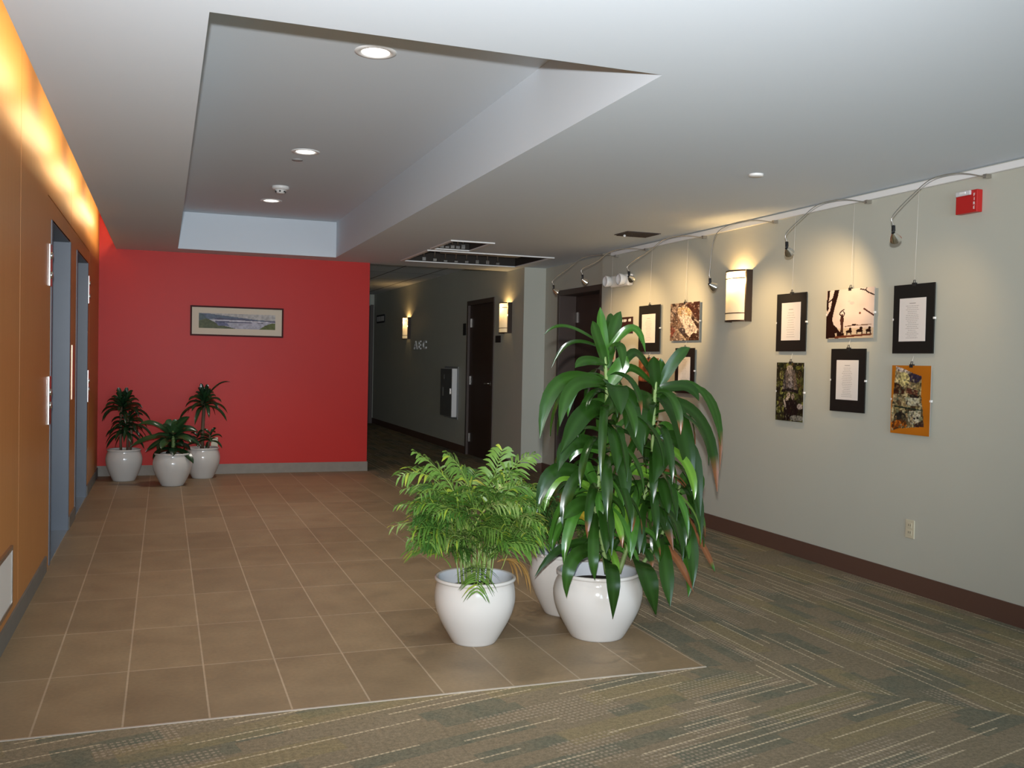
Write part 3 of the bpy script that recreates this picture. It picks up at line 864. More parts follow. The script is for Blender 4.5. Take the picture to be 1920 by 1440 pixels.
R.ell(.78, .94, .25, .05, (112, 110, 100)); R.blobs(160, (0, 1, 0, 1), .022, [(150, 150, 120), (30, 26, 18), (80, 84, 44), (110, 100, 88), (50, 40, 30)], 21, .55); R.noise(.35, 2, 9)
art(5.553, 5.87, .957, 1.377, R, 'print of a grey carved stone figure among leaves', 1.445)

# torn landscape collage on an orange board
R = Ras(70, 112, (176, 104, 22)); R.noise(.06, 20, 3)
body = [(.10, .01), (.32, .05), (.55, .11), (.77, .15), (.78, .5), (.82, .62), (.86, .87), (.50, .90), (.20, .93), (.03, .97), (.01, .72), (.07, .3)]
R.poly(body, (150, 132, 96)); mask = np.all(np.abs(R.a - np.array((150, 132, 96))) < 1.5, axis=2)
keep = R.a.copy()
R.blobs(60, (.08, .8, .05, .9), .10, [(70, 60, 40), (168, 156, 110), (52, 38, 24), (190, 176, 130), (96, 84, 50)], 8, .7)
R.poly([(.10, .01), (.32, .05), (.55, .11), (.5, .14), (.3, .10), (.13, .08)], (178, 162, 150)); R.ell(.60, .17, .17, .08, (48, 40, 56)); R.ell(.32, .20, .15, .10, (186, 172, 112))
R.poly([(.06, .25), (.2, .27), (.35, .35), (.33, .42), (.06, .42)], (58, 34, 22)); R.poly([(.4, .32), (.7, .36), (.68, .43), (.38, .40)], (88, 50, 36)); R.poly([(.4, .41), (.72, .43), (.70, .48), (.5, .46)], (34, 24, 20))
R.poly([(.35, .46), (.78, .46), (.78, .58), (.4, .58)], (160, 156, 132)); R.line([(.05, .60), (.8, .64)], .012, (40, 48, 36)); R.ell(.25, .76, .16, .08, (36, 34, 28)); R.poly([(.48, .66), (.78, .64), (.76, .80), (.6, .86), (.45, .80)], (176, 170, 146))
R.line([(.60, .76), (.63, .76)], .014, (40, 36, 32)); R.line([(.68, .75), (.71, .75)], .014, (40, 36, 32)); R.poly([(.62, .84), (.84, .78), (.86, .88), (.6, .89)], (62, 40, 34)); R.ell(.18, .88, .17, .08, (120, 62, 18)); R.blobs(30, (.03, .4, .80, .95), .035, [(176, 96, 24), (90, 50, 20)], 3, .8)
R.blobs(220, (.02, .86, .04, .95), .03, [(60, 48, 34), (176, 166, 128), (110, 98, 66), (40, 36, 30), (150, 120, 80), (84, 92, 70)], 31, .6)
R.a = np.where(mask[:, :, None], R.a, keep); R.noise(.30, 2, 4, mask)
art(4.377, 4.695, .954, 1.37, R, 'orange print with a torn landscape collage', 1.43)

# rocky waterfall
R = Ras(80, 84, (120, 88, 66))
R.blobs(120, (0, 1, 0, 1), .10, [(150, 116, 92), (84, 54, 38), (172, 142, 118), (58, 36, 26), (130, 92, 66)], 12, .75)
R.poly([(.25, .1), (.75, .12), (.72, .40), (.95, .72), (.90, .86), (.70, .92), (.55, .80), (.42, .55), (.28, .35)], (204, 178, 154)); R.blobs(24, (.28, .68, .12, .34), .06, [(176, 132, 70), (150, 110, 60), (196, 160, 100)], 4, .7)
R.poly([(.55, 0), (1, 0), (1, .5), (.85, .4), (.75, .25), (.6, .12)], (74, 34, 22)); R.poly([(.72, .42), (.98, .72), (1, .5), (.85, .42)], (54, 34, 26)); R.line([(.85, .46), (1, .56)], .02, (170, 150, 130))
R.ell(.42, .76, .12, .10, (70, 56, 56)); R.poly([(.03, .6), (.2, .72), (.08, .88), (.03, .92)], (140, 60, 42)); R.poly([(.66, .95), (.80, .80), (.98, .84), (1, 1), (.66, 1)], (66, 36, 22)); R.line([(.25, .72), (.55, .98)], .03, (176, 146, 110))
for k in range(5): R.line([(.03 + .04 * k, .2 + .06 * k), (.18 + .02 * k, .28 + .05 * k)], .012, (66, 50, 44))
R.blobs(150, (0, 1, 0, 1), .028, [(190, 168, 150), (70, 50, 40), (120, 96, 80), (214, 196, 180)], 22, .5); R.noise(.3, 2, 6)
R.a = R.a * .68 + R.a.mean(axis=2, keepdims=True) * .36
art(6.963, 7.45, 1.555, 1.882, R, 'square print of a pale rocky waterfall', ZR)
# dim brown landscape, mostly behind the plant
R = Ras(50, 60, (120, 70, 44)); R.blobs(60, (0, 1, 0, .6), .1, [(150, 90, 60), (96, 60, 40), (170, 120, 90)], 2, .7); R.put(R.y > .66, (36, 24, 18)); R.noise(.25, 4, 2)
art(7.645, 8.03, 1.07, 1.40, R, 'brown print with a dark foot, seen through the plant leaves', 1.455)

# panorama on the red wall
t = thing('framed_panorama', (0.778, YB, 1.557), 'wide framed lake panorama on the red wall', 'framed picture')
x0, x1, z0, z1 = 0.27, 1.287, 1.557, 1.895; f = 0.018
mb = MB(); ya, yb = YB - 0.022, YB
mb.box(x0, x1, ya, yb, z0, z0 + f); mb.box(x0, x1, ya, yb, z1 - f, z1); mb.box(x0, x0 + f, ya, yb, z0 + f, z1 - f); mb.box(x1 - f, x1, ya, yb, z0 + f, z1 - f)
obj('frame', mb, M_picframe, t)
obj('mat_board', MB().box(x0 + f, x1 - f, YB - 0.012, YB, z0 + f, z1 - f), M_matboard, t)
R = Ras(150, 32, (176, 172, 168))
R.put(R.y > .42, (168, 166, 176)); R.poly([(0, .02), (.1, .02), (.4, .18), (.6, .28), (.8, .38), (1, .42), (1, .5), (.75, .44), (.5, .40), (.2, .38), (0, .46)], (96, 106, 122)); R.poly([(.2, .33), (.5, .3), (.75, .4), (.72, .44), (.45, .40), (.2, .40)], (84, 84, 104))
R.poly([(.85, .40), (1, .44), (1, .52), (.86, .45)], (86, 84, 104)); R.put((R.y > .47) & (R.y < .54) & (R.x > .15) & (R.x < .9), (196, 192, 196)); R.poly([(.2, .5), (.45, .52), (.68, .53), (.70, .60), (.45, .60), (.22, .58)], (78, 78, 102)); R.poly([(.76, .56), (.84, .54), (.83, .60), (.77, .60)], (90, 88, 96))
R.poly([(0, .3), (.08, .32), (.17, .5), (.25, .72), (.48, 1), (0, 1)], (86, 92, 66)); R.poly([(0, .0), (.06, .1), (.1, .35), (0, .5)], (86, 100, 104)); R.poly([(.2, .55), (.36, .62), (.40, .82), (.25, .8)], (104, 106, 134)); R.poly([(.80, .95), (.86, .74), (.94, .58), (1, .56), (1, 1), (.78, 1)], (92, 100, 52)); R.noise(.12, 3, 2)
px0, px1, pz0, pz1 = x0 + .09 * 1.017, x0 + .91 * 1.017, z1 - .74 * .338, z1 - .24 * .338
obj('panorama_print', R.mesh(lambda u, v: (px0 + (px1 - px0) * u, YB - 0.0128, pz0 + (pz1 - pz0) * v)), M_print, t)

# ================================================================== SIGNS, ALARM, OUTLETS
def text_mesh(s, size, depth, bold=0.0):
    cu = bpy.data.curves.new('lettering', 'FONT'); cu.body = s; cu.size = size; cu.extrude = depth; cu.offset = bold; cu.align_x = 'CENTER'; cu.align_y = 'CENTER'
    o = bpy.data.objects.new('lettering', cu); COL.objects.link(o)
    bpy.context.view_layer.update()
    me = bpy.data.meshes.new_from_object(o.evaluated_get(bpy.context.evaluated_depsgraph_get()))
    COL.objects.unlink(o); bpy.data.objects.remove(o); return me


def text_on_wall(name, s, size, depth, x, y, z, m, parent, sx=1.0, bold=0.0):
    """lettering on a wall whose face looks to -x; reads left to right towards -y"""
    me = text_mesh(s, size, depth, bold)
    mb = MB(); mb.v = [(x - v.co.z, y - v.co.x * sx, z + v.co.y) for v in me.vertices]
    mb.f = [tuple(p.vertices) for p in me.polygons]; mb.m = [0] * len(mb.f); mb.sm = [False] * len(mb.f)
    bpy.data.meshes.remove(me)
    return obj(name, mb, m, parent)


t = thing('fire_alarm', (XR, 4.143, 2.228), 'red wall alarm with clear strobe near the right edge of the photo', 'fire alarm')
obj('housing', MB().box(XR - 0.042, XR, 4.068, 4.218, 2.228, 2.353), M_redpl, t, 0.004)
obj('strobe_lens', MB().box(XR - 0.056, XR - 0.042, 4.105, 4.208, 2.325, 2.351), M_clear, t, 0.004)
obj('strobe_tube', MB().box(XR - 0.060, XR - 0.056, 4.135, 4.175, 2.334, 2.346), M_white, t, 0.001)
for k, ch in enumerate('FIRE'):
    text_on_wall('letter', ch, 0.024, 0.0006, XR - 0.0428, 4.086, 2.323 - 0.0235 * k, M_white, t)

t = thing('room_sign', (XR, 8.335, 1.64), 'small dark room sign left of a black-mounted text sheet', 'sign')
obj('plate', MB().box(XR - 0.008, XR, 8.215, 8.455, 1.64, 1.80), mat('dark_red_plate', (0.035, 0.010, 0.008), 0.4), t)
mb = MB(); xf = XR - 0.0092
for cy, cz, hw, hh in ((8.42, 1.765, .014, .012), (8.375, 1.765, .018, .013), (8.345, 1.768, .006, .010), (8.29, 1.766, .010, .012), (8.262, 1.768, .014, .014)):
    mb.box(xf, xf + 0.001, cy - hw, cy + hw, cz - hh, cz + hh)
obj('numerals', mb, M_white, t)
mb = MB(); mb.tube([(xf, 8.42, 1.675), (xf, 8.38, 1.69), (xf, 8.34, 1.672), (xf, 8.30, 1.69), (xf, 8.26, 1.68)], 0.004, 6); mb.tube([(xf, 8.40, 1.70), (xf, 8.34, 1.705), (xf, 8.28, 1.70)], 0.003, 6)
obj('emblem', mb, M_white, t)

t = thing('emergency_light', (XR, 8.42, 2.08), 'white twin-head emergency light above the room sign', 'emergency light')
mb = MB(); mb.box(XR - 0.06, XR, 8.23, 8.62, 2.10, 2.215)
obj('housing', mb, M_white, t, 0.012)
for yy in (8.60, 8.30):
    mb = MB(); mb.lathe([(0.012, 0.02), (0.05, 0.0), (0.055, -0.03), (0.057, -0.055), (0.052, -0.058)], (XR - 0.07, yy, 2.16), 24, axis='X'); o1 = obj('lamp_head', mb, M_white, t)
    mb = MB(); mb.lathe([(0.05, -0.054), (0.03, -0.045), (0.001, -0.040)], (XR - 0.07, yy, 2.16), 24, axis='X'); obj('lens', mb, M_lens, o1)


def outlet(name, mk, label):
    t = thing(name, mk[0], label, 'outlet'); return t


t = thing('wall_outlet', (XR, 4.53, 0.326), 'ivory power outlet low on the right wall', 'outlet')
obj('cover_plate', MB().box(XR - 0.006, XR, 4.495, 4.566, 0.326, 0.438), M_ivory, t, 0.002)
for z in (0.360, 0.404):
    s = obj('socket', MB().box(XR - 0.0085, XR - 0.006, 4.513, 4.548, z - 0.016, z + 0.016), M_ivory, t, 0.002)
    obj('slot', MB().box(XR - 0.0090, XR - 0.0085, 4.521, 4.524, z - 0.005, z + 0.008).box(XR - 0.0090, XR - 0.0085, 4.536, 4.539, z - 0.005, z + 0.008), M_black, s)
t = thing('wall_outlet', (0.545, YB, 0.30), 'cream power outlet on the red wall behind the small palms', 'outlet')
obj('cover_plate', MB().box(0.508, 0.582, YB - 0.006, YB, 0.300, 0.415), M_ivory, t, 0.002)
for z in (0.335, 0.380):
    obj('socket', MB().box(0.527, 0.563, YB - 0.0085, YB - 0.006, z - 0.016, z + 0.016), M_ivory, t)

# corridor: letters, cabinet, small signs
t = thing('letter_sign', (XC, 15.56, 1.50), 'pale metal letters on the corridor wall below the farther lamp', 'sign')
for ch, yy in (('A', 15.86), ('E', 15.59), ('C', 15.27)):
    text_on_wall('letter', ch, 0.20, 0.010, XC - 0.012, yy, 1.573, M_white, t, 1.75, 0.003)
t = thing('extinguisher_cabinet', (XC - 0.002, 13.70, 0.50), 'slim white cabinet on the corridor wall beside the dark door', 'cabinet')
obj('body', MB().box(XC - 0.085, XC - 0.002, 13.38, 13.98, 0.50, 1.215), M_white, t, 0.004)
obj('door', MB().box(XC - 0.092, XC - 0.085, 13.385, 13.975, 0.505, 1.21), mat('cabinet_glass', (0.13, 0.13, 0.125), 0.3), t)
obj('mark', MB().box(XC - 0.0955, XC - 0.094, 13.80, 13.86, 0.80, 0.93).box(XC - 0.0955, XC - 0.094, 13.76, 13.79, 1.05, 1.12), mat('pale_mark', (0.35, 0.34, 0.32), 0.6), t)
obj('handle', MB().box(XC - 0.105, XC - 0.092, 13.43, 13.46, 0.84, 0.92), M_nickel, t)
obj('trim', MB().box(XC - 0.012, XC - 0.002, 13.33, 14.03, 0.47, 1.245), mat('cabinet_trim', (0.25, 0.26, 0.26), 0.4), t)
tag(obj('door_sign', MB().box(XC - 0.008, XC, 13.00, 13.14, 1.70, 1.87), M_black), 'small black sign left of the corridor door', 'sign')
tag(obj('door_sign', MB().box(XC - 0.008, XC, 11.50, 11.70, 1.58, 1.67), mat('brown_plate', (0.03, 0.02, 0.018), 0.5)), 'small dark sign under the lamp beside the corridor door', 'sign')
t = thing('hanging_sign', (XC, 18.75, 2.06), 'tiny pale-lettered sign high at the far corridor end', 'sign')
obj('plate', MB().box(XC - 0.010, XC, 18.35, 19.10, 2.05, 2.21), M_black, t)
mb = MB()
for yy, w in ((19.0, .05), (18.83, .09), (18.62, .08), (18.47, .06)):
    mb.box(XC - 0.012, XC - 0.010, yy - w, yy + w, 2.08, 2.18)
obj('marks', mb, M_white, t)

# ================================================================== PLANTS
def at(px, py, y):
    """world point seen at pixel (px,py) on the plane of depth y"""
    d = RIGHT * ((px - 960) / FPX) + DOWN * ((py - 720) / FPX) + FWD
    return Vector((0, 0, CAM_H)) + d * (y / d.y)


def leaf(mb, P0, P1, P2, P3, w, n, col, tipcol=None, fold=0.16, segs=12, wave=0.0, mid=None, ph=0.0, base_w=0.5):
    """strap leaf along a cubic curve; n = direction the upper face looks to"""
    rows = []; cols = []
    n = Vector(n)
    mid = mid or tuple(min(1, c * 1.35 + 0.003) for c in col)
    for k in range(segs + 1):
        t = k / segs; s = 1 - t
        p = P0 * s ** 3 + P1 * 3 * s * s * t + P2 * 3 * s * t * t + P3 * t ** 3
        d = ((P1 - P0) * s * s + (P2 - P1) * 2 * s * t + (P3 - P2) * t * t)
        if d.length < 1e-6: d = P3 - P0
        d.normalize()
        side = d.cross(n)
        if side.length < 0.1: side = d.cross(Vector((0.6, 0.5, 0.6)))
        side.normalize(); up = side.cross(d)
        prof = (base_w + (1 - base_w) * min(1, t / 0.35) ** 0.8) * (1 - max(0, (t - 0.70) / 0.30) ** 2.0)
        hw = 0.5 * w * max(prof, 0.03)
        row = []
        for j in (-1, -0.5, 0, 0.5, 1):
            z = abs(j) * fold * w * (1 - 0.5 * t) + (wave * w * math.sin(9 * t + ph + (1.5 if j > 0 else 0)) * abs(j))
            row.append(p + side * (j * hw) + up * z)
            c = mid if j == 0 else col
            if tipcol and t > 0.88: c = tipcol
            cols.append(c)
        rows.append(row)
    if mb.c is None: mb.c = []
    mb.grid(rows, 0, True); mb.c += cols


def pot(t, c, hgt, rb, rm, rr, soil_z, liner=True):
    x, y = c
    prof = [(0.001, 0.0), (rb * 0.97, 0.0), (rb, 0.006)]
    for k in range(1, 13):
        u = k / 12
        # belly swells to rm at ~62 % then comes in to the neck
        r = rb + (rm - rb) * math.sin(min(1, u / 0.74) * math.pi / 2) ** 1.12 if u <= 0.74 else rm - (rm - rr * 0.945) * ((u - 0.74) / 0.26) ** 1.6
        prof.append((r, hgt * 0.93 * u))
    zt = hgt * 0.93
    prof += [(rr * 0.955, zt + 0.004), (rr * 0.995, zt + 0.007), (rr, zt + 0.015), (rr * 0.985, hgt - 0.002), (rr * 0.95, hgt), (rr * 0.90, hgt - 0.006)]
    mb = MB(); mb.lathe(prof, (x, y, 0), 56); obj('pot', mb, M_glaze, t)
    mb = MB(); mb.lathe([(rr * 0.905, hgt - 0.004), (rr * 0.88, zt - 0.01), (rr * 0.87, soil_z)], (x, y, 0), 48); obj('inner_wall', mb, M_liner if liner else M_glaze, t)
    mb = MB(); mb.lathe([(rr * 0.875, soil_z), (rr * 0.5, soil_z + 0.008), (0.001, soil_z + 0.012)], (x, y, 0), 40); obj('soil', mb, M_soil, t)


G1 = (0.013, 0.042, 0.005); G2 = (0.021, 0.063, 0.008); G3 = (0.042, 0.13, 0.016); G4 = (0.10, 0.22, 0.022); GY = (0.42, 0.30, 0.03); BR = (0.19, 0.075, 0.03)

# --- tall glossy plant
PX, PY = 2.03, 4.235
t = thing('potted_dracaena', (PX, PY, 0), 'tall glossy broad-leaved plant in the largest white pot', 'plant')
pot(t, (PX, PY), 0.325, 0.135, 0.222, 0.208, 0.255)
YA, YBc = 4.20, 4.27
A = [at(1138, 1075, YA), at(1128, 1010, YA), at(1116, 950, YA), at(1122, 905, YA), at(1128, 840, YA), at(1137, 770, YA), at(1137, 715, YA), at(1133, 660, YA), at(1130, 625, YA)]
B = [at(1160, 1075, YBc), at(1185, 1000, YBc), at(1206, 935, YBc), at(1223, 890, YBc), at(1224, 820, YBc), at(1228, 740, YBc), at(1230, 705, YBc)]
Cc = [at(1190, 1078, 4.36), at(1230, 1020, 4.38), at(1262, 960, 4.40), at(1275, 910, 4.40)]
canes = []
for pth, r0 in ((A, 0.013), (B, 0.013), (Cc, 0.011)):
    sp = smooth_path(pth, 6); canes.append(sp)
    obj('cane', MB().tube(sp, [r0 - 0.004 * k / len(sp) for k in range(len(sp))], 8), M_cane, t)


def hand(mb, y0, b, a, tip, wpx, col, dy=0.0, tipcol=None, nz=0.45, nx=0.0, fold=0.10, ay=0.55):
    """leaf by base, arch and tip as seen from the photograph; dy = how far the tip leans to the viewer"""
    s = 4.2 / FPX * 1.25
    P0 = at(b[0], b[1], y0); P3 = at(tip[0], tip[1], y0 - dy)
    Pm = at(a[0], a[1], y0 - dy * ay)
    # cubic through Pm at t=.5
    C = (Pm * 8 - P0 - P3) / 6
    P1 = C * 0.5 + (P0 * 0.35 + Pm * 0.15) ; P2 = C * 2 - P1
    leaf(mb, P0, P1, P2, P3, wpx * s, (nx, -0.85, nz), col, tipcol, fold=fold, wave=0.03, ph=rng.random() * 6)


def whorl(mb, sp, k0, k1, n, lmin, lmax, w, ang0, cols, droop=1.0, zfl=0.0):
    """leaves set spirally along part of a cane, rising, arching and hanging"""
    for i in range(n):
        k = k0 + (k1 - k0) * (i + 0.5) / n
        p = Vector(sp[int(k * (len(sp) - 1))])
        az = ang0 + i * 2.399963; L = rng.uniform(lmin, lmax)
        o = Vector((math.cos(az), math.sin(az), 0))
        el = rng.uniform(0.35, 0.85)
        P1 = p + (o * 0.30 * math.cos(el) + Vector((0, 0, 0.30 * math.sin(el)))) * L
        P2 = p + o * L * 0.62 + Vector((0, 0, L * (0.18 - 0.25 * droop)))
        P3 = p + o * L * (0.74 - 0.12 * droop) + Vector((0, 0, -L * (0.15 + 0.45 * droop) * rng.uniform(0.8, 1.15)))
        P3.z = max(P3.z, zfl)
        nn = Vector((o.x * 0.2 + rng.uniform(-.5, .5), o.y * 0.2 - 0.45 + rng.uniform(-.3, .3), 0.8)) + o * 0.4
        leaf(mb, p, P1, P2, P3, w * rng.uniform(0.8, 1.15), nn, rng.choice(cols), BR if rng.random() < 0.15 else None, wave=0.03, ph=rng.random() * 6)


mb = MB()
# cane A, crown
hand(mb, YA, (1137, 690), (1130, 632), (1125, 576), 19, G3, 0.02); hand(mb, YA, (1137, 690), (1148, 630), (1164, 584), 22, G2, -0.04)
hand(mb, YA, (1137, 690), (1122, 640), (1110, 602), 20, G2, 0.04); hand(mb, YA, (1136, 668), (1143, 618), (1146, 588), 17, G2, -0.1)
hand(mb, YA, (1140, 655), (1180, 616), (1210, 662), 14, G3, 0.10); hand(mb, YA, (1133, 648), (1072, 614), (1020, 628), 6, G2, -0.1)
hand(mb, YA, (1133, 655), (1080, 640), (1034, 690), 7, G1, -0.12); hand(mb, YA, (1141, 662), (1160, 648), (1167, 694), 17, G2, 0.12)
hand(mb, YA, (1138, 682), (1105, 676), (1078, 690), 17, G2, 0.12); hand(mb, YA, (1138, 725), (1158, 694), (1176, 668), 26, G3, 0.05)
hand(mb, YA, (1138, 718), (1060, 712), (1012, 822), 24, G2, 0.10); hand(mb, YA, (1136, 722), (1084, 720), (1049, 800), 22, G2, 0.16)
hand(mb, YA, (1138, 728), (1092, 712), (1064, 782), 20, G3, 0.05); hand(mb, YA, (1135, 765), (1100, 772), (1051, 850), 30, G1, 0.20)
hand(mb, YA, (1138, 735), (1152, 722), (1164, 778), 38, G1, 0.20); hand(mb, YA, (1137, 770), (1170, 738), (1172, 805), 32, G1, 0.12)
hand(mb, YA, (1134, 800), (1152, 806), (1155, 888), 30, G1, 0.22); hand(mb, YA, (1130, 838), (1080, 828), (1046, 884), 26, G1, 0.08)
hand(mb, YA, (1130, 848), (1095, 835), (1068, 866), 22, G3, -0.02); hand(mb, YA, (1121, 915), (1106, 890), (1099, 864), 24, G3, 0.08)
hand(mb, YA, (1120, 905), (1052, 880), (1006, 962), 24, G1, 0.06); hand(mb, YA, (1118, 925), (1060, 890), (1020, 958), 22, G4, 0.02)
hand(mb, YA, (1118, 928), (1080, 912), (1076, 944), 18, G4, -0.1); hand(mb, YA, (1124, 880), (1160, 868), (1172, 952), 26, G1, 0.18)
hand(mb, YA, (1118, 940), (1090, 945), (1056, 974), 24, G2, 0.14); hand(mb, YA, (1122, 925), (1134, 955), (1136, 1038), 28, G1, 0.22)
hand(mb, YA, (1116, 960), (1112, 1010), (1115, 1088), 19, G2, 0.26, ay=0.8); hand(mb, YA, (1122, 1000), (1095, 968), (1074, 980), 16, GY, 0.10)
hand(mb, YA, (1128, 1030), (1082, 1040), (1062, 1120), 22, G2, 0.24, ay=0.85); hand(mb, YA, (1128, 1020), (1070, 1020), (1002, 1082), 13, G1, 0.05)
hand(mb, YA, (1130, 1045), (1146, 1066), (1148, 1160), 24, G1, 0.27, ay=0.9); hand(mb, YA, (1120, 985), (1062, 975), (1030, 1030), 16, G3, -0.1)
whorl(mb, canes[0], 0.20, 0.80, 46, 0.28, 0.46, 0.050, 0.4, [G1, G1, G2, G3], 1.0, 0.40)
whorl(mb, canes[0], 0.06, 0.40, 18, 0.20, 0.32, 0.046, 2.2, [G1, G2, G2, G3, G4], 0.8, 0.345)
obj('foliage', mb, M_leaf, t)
mb = MB()
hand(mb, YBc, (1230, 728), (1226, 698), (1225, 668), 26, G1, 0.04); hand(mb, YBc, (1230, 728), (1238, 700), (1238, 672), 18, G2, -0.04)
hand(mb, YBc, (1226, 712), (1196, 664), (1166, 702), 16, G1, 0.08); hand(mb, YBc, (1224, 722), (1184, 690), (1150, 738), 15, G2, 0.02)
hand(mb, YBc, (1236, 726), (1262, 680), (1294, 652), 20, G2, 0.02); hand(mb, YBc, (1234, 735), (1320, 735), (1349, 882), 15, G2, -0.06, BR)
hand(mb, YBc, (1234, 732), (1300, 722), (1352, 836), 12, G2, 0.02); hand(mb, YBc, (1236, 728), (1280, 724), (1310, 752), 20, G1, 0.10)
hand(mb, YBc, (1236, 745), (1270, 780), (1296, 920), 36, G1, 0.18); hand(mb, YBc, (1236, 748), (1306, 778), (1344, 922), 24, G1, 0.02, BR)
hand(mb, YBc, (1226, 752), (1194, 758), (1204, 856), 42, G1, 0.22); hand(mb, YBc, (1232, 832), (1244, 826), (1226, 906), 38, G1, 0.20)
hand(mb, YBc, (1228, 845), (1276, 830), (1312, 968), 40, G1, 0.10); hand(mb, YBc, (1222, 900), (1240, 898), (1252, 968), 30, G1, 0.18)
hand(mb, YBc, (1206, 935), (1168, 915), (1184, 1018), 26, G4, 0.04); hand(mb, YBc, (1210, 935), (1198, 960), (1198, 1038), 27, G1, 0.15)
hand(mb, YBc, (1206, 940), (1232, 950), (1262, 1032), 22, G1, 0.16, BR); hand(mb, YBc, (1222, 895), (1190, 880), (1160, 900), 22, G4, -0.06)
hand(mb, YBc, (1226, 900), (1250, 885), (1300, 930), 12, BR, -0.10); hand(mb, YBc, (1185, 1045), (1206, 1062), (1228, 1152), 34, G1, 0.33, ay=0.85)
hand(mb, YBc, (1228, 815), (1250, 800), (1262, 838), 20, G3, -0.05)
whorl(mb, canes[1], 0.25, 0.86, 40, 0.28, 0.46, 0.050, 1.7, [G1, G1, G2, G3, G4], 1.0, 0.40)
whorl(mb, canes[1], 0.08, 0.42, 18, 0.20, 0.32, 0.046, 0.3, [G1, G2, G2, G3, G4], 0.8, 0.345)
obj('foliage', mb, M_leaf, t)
mb = MB()
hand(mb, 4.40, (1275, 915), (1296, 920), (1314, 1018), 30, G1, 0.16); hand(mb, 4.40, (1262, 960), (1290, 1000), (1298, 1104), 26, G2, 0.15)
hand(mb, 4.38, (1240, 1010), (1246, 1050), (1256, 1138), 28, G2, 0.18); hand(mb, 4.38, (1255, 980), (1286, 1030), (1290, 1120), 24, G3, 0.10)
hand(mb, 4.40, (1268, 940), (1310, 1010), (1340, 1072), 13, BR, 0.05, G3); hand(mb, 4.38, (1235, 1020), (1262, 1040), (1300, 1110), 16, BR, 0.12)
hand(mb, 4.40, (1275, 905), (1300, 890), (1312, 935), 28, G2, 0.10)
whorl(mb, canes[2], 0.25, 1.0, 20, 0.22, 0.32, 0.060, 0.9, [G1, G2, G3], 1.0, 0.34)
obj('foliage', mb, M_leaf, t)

# --- feathery parlour palm in front left
def frond(mb, P0, P1, P2, P3, ll, n_leaf, col, w=0.011):
    rows = []
    pts = []
    for k in range(13):
        u = k / 12; s = 1 - u
        pts.append(P0 * s ** 3 + P1 * 3 * s * s * u + P2 * 3 * s * u * u + P3 * u ** 3)
    nv = len(mb.v); mb.tube(pts, [0.0032 - 0.0022 * k / 12 for k in range(13)], 5, cap=False)
    mb.c += [(col[0] * 1.6, col[1] * 1.3, col[2] * 1.3)] * (len(mb.v) - nv)
    for i in range(n_leaf):
        u = 0.38 + 0.62 * (i + 0.5) / n_leaf
        k = u * 12; a = min(int(k), 11); f = k - a
        p = pts[a].lerp(pts[a + 1], f); d = (pts[a + 1] - pts[a]).normalized()
        sd = d.cross(Vector((0, -0.35, 1)))
        if sd.length < .05: sd = Vector((1, 0, 0))
        sd.normalize()
        L = ll * math.sin(math.pi * (0.22 + 0.70 * (u - 0.38) / 0.62)) ** 0.7 * rng.uniform(0.85, 1.15)
        for sg in (-1, 1):
            q = (sd * sg * rng.uniform(.6, .9) + d * rng.uniform(.45, .75) + Vector((rng.uniform(-.12, .12), rng.uniform(-.12, .12), rng.uniform(-.1, .3)))).normalized()
            tip = p + q * L + Vector((0, 0, -L * 0.38))
            m_ = p + q * L * 0.55 + Vector((0, 0, -L * 0.03))
            sv = d * (w * 0.5) + Vector((0, 0, 0.001)); c = col if rng.random() > .12 else (col[0] * 2.4, col[1] * 1.6, col[2])
            q1 = p.lerp(m_, .5) + Vector((0, 0, L * 0.03)); q3 = m_.lerp(tip, .5) + Vector((0, 0, L * 0.02))
            rws = [[p - sv * .4, p + sv * .4], [q1 - sv, q1 + sv], [m_ - sv * 1.05, m_ + sv * 1.05], [q3 - sv * .75, q3 + sv * .75], [tip - sv * .12, tip + sv * .12]]
            mb.grid(rws, 0, True); mb.c += [c] * 10


def palm(mb, c, z0, n, hmin, hmax, spread, cols, ll=0.10, seedang=0.0, per=3):
    """clump of thin stems, each carrying a few short arching fronds at different heights"""
    for i in range(n):
        az = seedang + i * 2.399963; o = Vector((math.cos(az), math.sin(az), 0))
        f = (i + 0.5) / n; r0 = 0.085 * math.sqrt(f)
        base = Vector((c[0], c[1], z0)) + o * r0
        top = base + o * (spread * 0.42 * math.sqrt(f)) + Vector((0, 0, rng.uniform(hmin, hmax) * (1 - 0.22 * f)))
        for j in range(per):
            q = base.lerp(top, 0.30 + 0.55 * (j + rng.random()) / per)
            a2 = az + rng.uniform(-1.5, 1.5); o2 = Vector((math.cos(a2), math.sin(a2), 0))
            L = rng.uniform(0.16, 0.30); up = rng.uniform(0.35, 1.0)
            P1 = q + Vector((0, 0, L * 0.45 * up)) + o2 * L * 0.10
            P2 = q + Vector((0, 0, L * 0.85 * up)) + o2 * L * 0.45
            P3 = q + Vector((0, 0, L * (0.75 * up - 0.15))) + o2 * L * rng.uniform(.7, 1.0)
            frond(mb, q, P1, P2, P3, ll * rng.uniform(.75, 1.15), 9, rng.choice(cols), 0.0095)


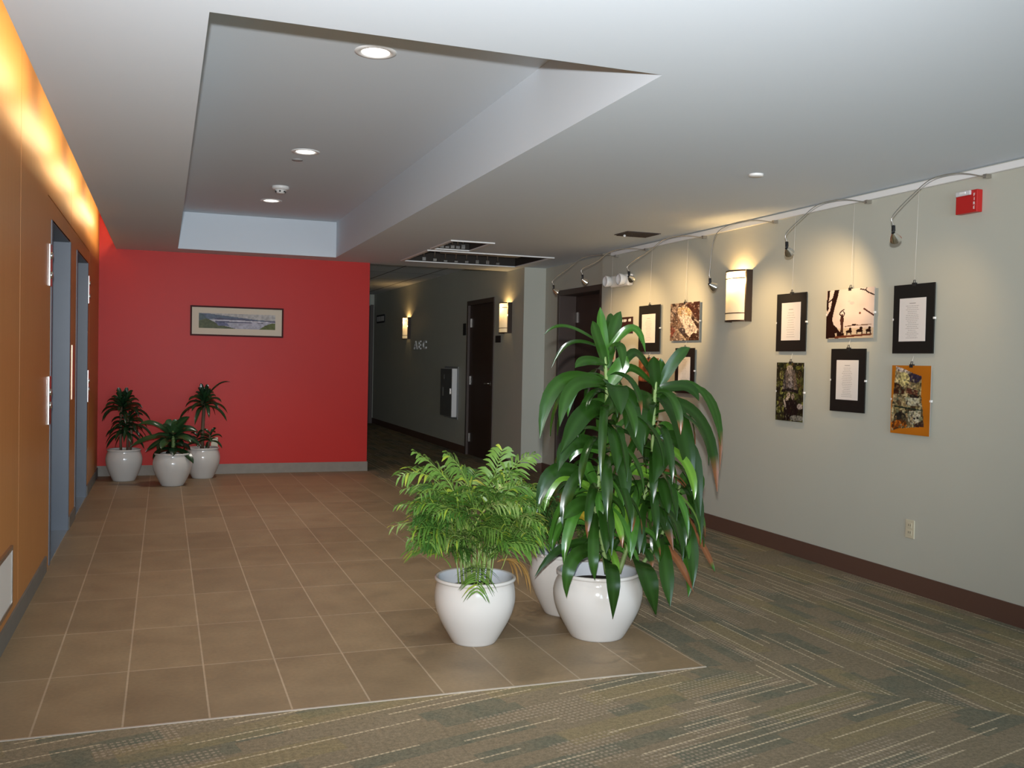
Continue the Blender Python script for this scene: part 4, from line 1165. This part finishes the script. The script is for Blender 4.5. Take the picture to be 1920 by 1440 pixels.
QX, QY = 1.415, 4.31
t = thing('potted_palm', (QX, QY, 0), 'feathery green palm in the front left white pot', 'plant')
pot(t, (QX, QY), 0.315, 0.108, 0.195, 0.196, 0.245)
PG = [(0.070, 0.165, 0.024), (0.095, 0.21, 0.032), (0.13, 0.25, 0.045), (0.045, 0.125, 0.020), (0.20, 0.30, 0.08)]
mb = MB(); mb.c = []
palm(mb, (QX, QY), 0.25, 62, 0.40, 0.62, 0.36, PG, 0.095)
for b, p1, p2, tip, yo in [((893, 1070), (868, 920), (800, 862), (748, 894), .05), ((896, 1070), (878, 940), (835, 880), (779, 848), -.05), ((902, 1070), (895, 930), (870, 870), (838, 852), .0),
                           ((906, 1070), (915, 950), (950, 860), (1000, 852), .0), ((905, 1070), (912, 940), (930, 880), (942, 842), -.08), ((908, 1070), (920, 980), (985, 890), (1022, 925), .05),
                           ((890, 1070), (860, 1010), (825, 975), (806, 1020), .15), ((898, 1075), (899, 1045), (897, 1060), (894, 1112), .26)]:
    frond(mb, at(b[0], b[1], QY), at(p1[0], p1[1], QY - yo * .3), at(p2[0], p2[1], QY - yo * .7), at(tip[0], tip[1], QY - yo), 0.115, 14, PG[2], 0.013)
obj('foliage', mb, M_palm, t)
mb = MB()
for i in range(34):
    az = i * 2.399963; r = 0.080 * math.sqrt((i + .5) / 34); p = Vector((QX + r * math.cos(az), QY + r * math.sin(az), 0.25))
    mb.tube([p, p + Vector((math.cos(az) * 0.01, math.sin(az) * .01, 0.10)), p + Vector((math.cos(az) * 0.03, math.sin(az) * .03, rng.uniform(.2, .36)))], [0.0042, 0.0036, 0.0026], 6)
obj('stem', mb, mat('palm_stem', (0.20, 0.28, 0.08), 0.5, noise=0.25, nscale=30), t)
mb = MB(); mb.c = []
for k in range(9):
    a = rng.uniform(-0.5, 0.7); L = rng.uniform(.10, .19)
    p = Vector((QX + 0.10, QY - 0.03, 0.38)); o = Vector((math.cos(a), math.sin(a) * .6, 0))
    leaf(mb, p, p + o * L * .5 + Vector((0, 0, .03)), p + o * L * .9 + Vector((0, 0, 0)), p + o * L + Vector((0, 0, -L * rng.uniform(.5, 1.1))), 0.010, (0, -.6, .8), (0.30, 0.17, 0.05), segs=8)
sub(obj('dry_fronds', mb, M_palm, t), 'dry straw-coloured fronds')

# --- third pot half hidden behind
SX, SY = 2.06, 4.675
SX = 2.045
t = thing('potted_palm', (SX, SY, 0), 'dark thin-leaved palm in the white pot half hidden behind', 'plant')
pot(t, (SX, SY), 0.335, 0.112, 0.195, 0.185, 0.27)
mb = MB(); mb.c = []
palm(mb, (SX, SY), 0.27, 26, 0.26, 0.44, 0.28, [(0.03, 0.10, 0.02), (0.05, 0.13, 0.025), (0.08, 0.15, 0.03)], 0.085, .4)
for a in (2.6, 3.0, 3.4):
    p = Vector((SX, SY, 0.3)); o = Vector((math.cos(a), math.sin(a) * .5, 0))
    frond(mb, p, p + o * .08 + Vector((0, 0, .18)), p + o * .22 + Vector((0, 0, .3)), p + o * .40 + Vector((0, 0, .16)), 0.10, 12, (0.05, 0.13, 0.025))
obj('foliage', mb, M_palm, t)

# --- three small plants by the red wall
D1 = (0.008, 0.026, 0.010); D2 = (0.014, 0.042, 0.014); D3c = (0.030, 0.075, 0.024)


def small_pot(name, c, rm, label):
    t = thing(name, (c[0], c[1], 0), label, 'plant', 'small plants by the red wall')
    pot(t, c, 0.335, 0.112, rm, rm * 0.93, 0.305, False); return t


def rosette(mb, top, n, L, w, cols, el0, el1, droop=1.0):
    for i in range(n):
        az = i * 2.399963 + 0.5; f = (i + .5) / n
        el = el0 + (el1 - el0) * f; LL = L * rng.uniform(.85, 1.12) * (0.75 + 0.35 * f)
        o = Vector((math.cos(az), math.sin(az), 0))
        d = o * math.cos(el) + Vector((0, 0, math.sin(el)))
        p = Vector(top) - Vector((0, 0, 0.10 * f))
        P1 = p + d * LL * .38
        P2 = p + d * LL * .72 + Vector((0, 0, -0.06 * LL * droop * math.cos(el)))
        P3 = p + d * LL * .95 + Vector((0, 0, -0.60 * LL * droop * math.cos(el)))
        leaf(mb, p, P1, P2, P3, w, Vector((0, -.5, .8)) + o * .3, rng.choice(cols), fold=.12, segs=9)


c = (-0.385, 10.80)
t = small_pot('potted_dracaena', c, 0.183, 'small dark spiky plant in the left white pot by the red wall')
mb = MB()
for dx, dy, h in ((-0.03, 0, .50), (0.03, .01, .40), (0.06, -.02, .34)):
    mb.tube([(c[0] + dx, c[1] + dy, .29), (c[0] + dx * 1.2, c[1] + dy, .45), (c[0] + dx * 1.1, c[1] + dy, .29 + h)], 0.014, 8)
obj('cane', mb, M_canebrown, t)
mb = MB(); mb.c = []
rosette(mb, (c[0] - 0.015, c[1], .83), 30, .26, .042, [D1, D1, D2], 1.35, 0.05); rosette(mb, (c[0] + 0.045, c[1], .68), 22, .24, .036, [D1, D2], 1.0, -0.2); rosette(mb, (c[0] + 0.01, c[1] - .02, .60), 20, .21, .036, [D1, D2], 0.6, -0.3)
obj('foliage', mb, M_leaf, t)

c = (0.41, 10.88)
t = small_pot('potted_dracaena', c, 0.183, 'small dark rosette plant on a bare cane in the right white pot')
mb = MB(); mb.tube([(c[0] - .01, c[1], .29), (c[0] - .005, c[1], .55), (c[0] + .01, c[1], .84)], [.022, .020, .018], 8); mb.tube([(c[0] + .05, c[1] - .03, .29), (c[0] + .07, c[1] - .03, .47)], .012, 8)
obj('cane', mb, M_canebrown, t)
mb = MB(); mb.c = []
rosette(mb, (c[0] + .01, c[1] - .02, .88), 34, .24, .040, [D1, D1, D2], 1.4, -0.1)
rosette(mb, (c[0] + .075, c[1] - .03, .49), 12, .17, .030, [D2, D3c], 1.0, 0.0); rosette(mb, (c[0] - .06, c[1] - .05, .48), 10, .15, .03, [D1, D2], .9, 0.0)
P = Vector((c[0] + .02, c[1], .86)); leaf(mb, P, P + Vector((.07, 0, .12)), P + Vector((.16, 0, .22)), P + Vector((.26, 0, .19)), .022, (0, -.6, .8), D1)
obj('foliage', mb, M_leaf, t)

c = (0.095, 10.32)
t = small_pot('potted_dumb_cane', c, 0.193, 'small broad-leaved plant in the middle front white pot by the red wall')
mb = MB(); mb.tube([(c[0], c[1], .29), (c[0] + .005, c[1], .42), (c[0], c[1], .56)], [.024, .02, .014], 8); obj('stem', mb, M_cane, t)
mb = MB(); mb.c = []
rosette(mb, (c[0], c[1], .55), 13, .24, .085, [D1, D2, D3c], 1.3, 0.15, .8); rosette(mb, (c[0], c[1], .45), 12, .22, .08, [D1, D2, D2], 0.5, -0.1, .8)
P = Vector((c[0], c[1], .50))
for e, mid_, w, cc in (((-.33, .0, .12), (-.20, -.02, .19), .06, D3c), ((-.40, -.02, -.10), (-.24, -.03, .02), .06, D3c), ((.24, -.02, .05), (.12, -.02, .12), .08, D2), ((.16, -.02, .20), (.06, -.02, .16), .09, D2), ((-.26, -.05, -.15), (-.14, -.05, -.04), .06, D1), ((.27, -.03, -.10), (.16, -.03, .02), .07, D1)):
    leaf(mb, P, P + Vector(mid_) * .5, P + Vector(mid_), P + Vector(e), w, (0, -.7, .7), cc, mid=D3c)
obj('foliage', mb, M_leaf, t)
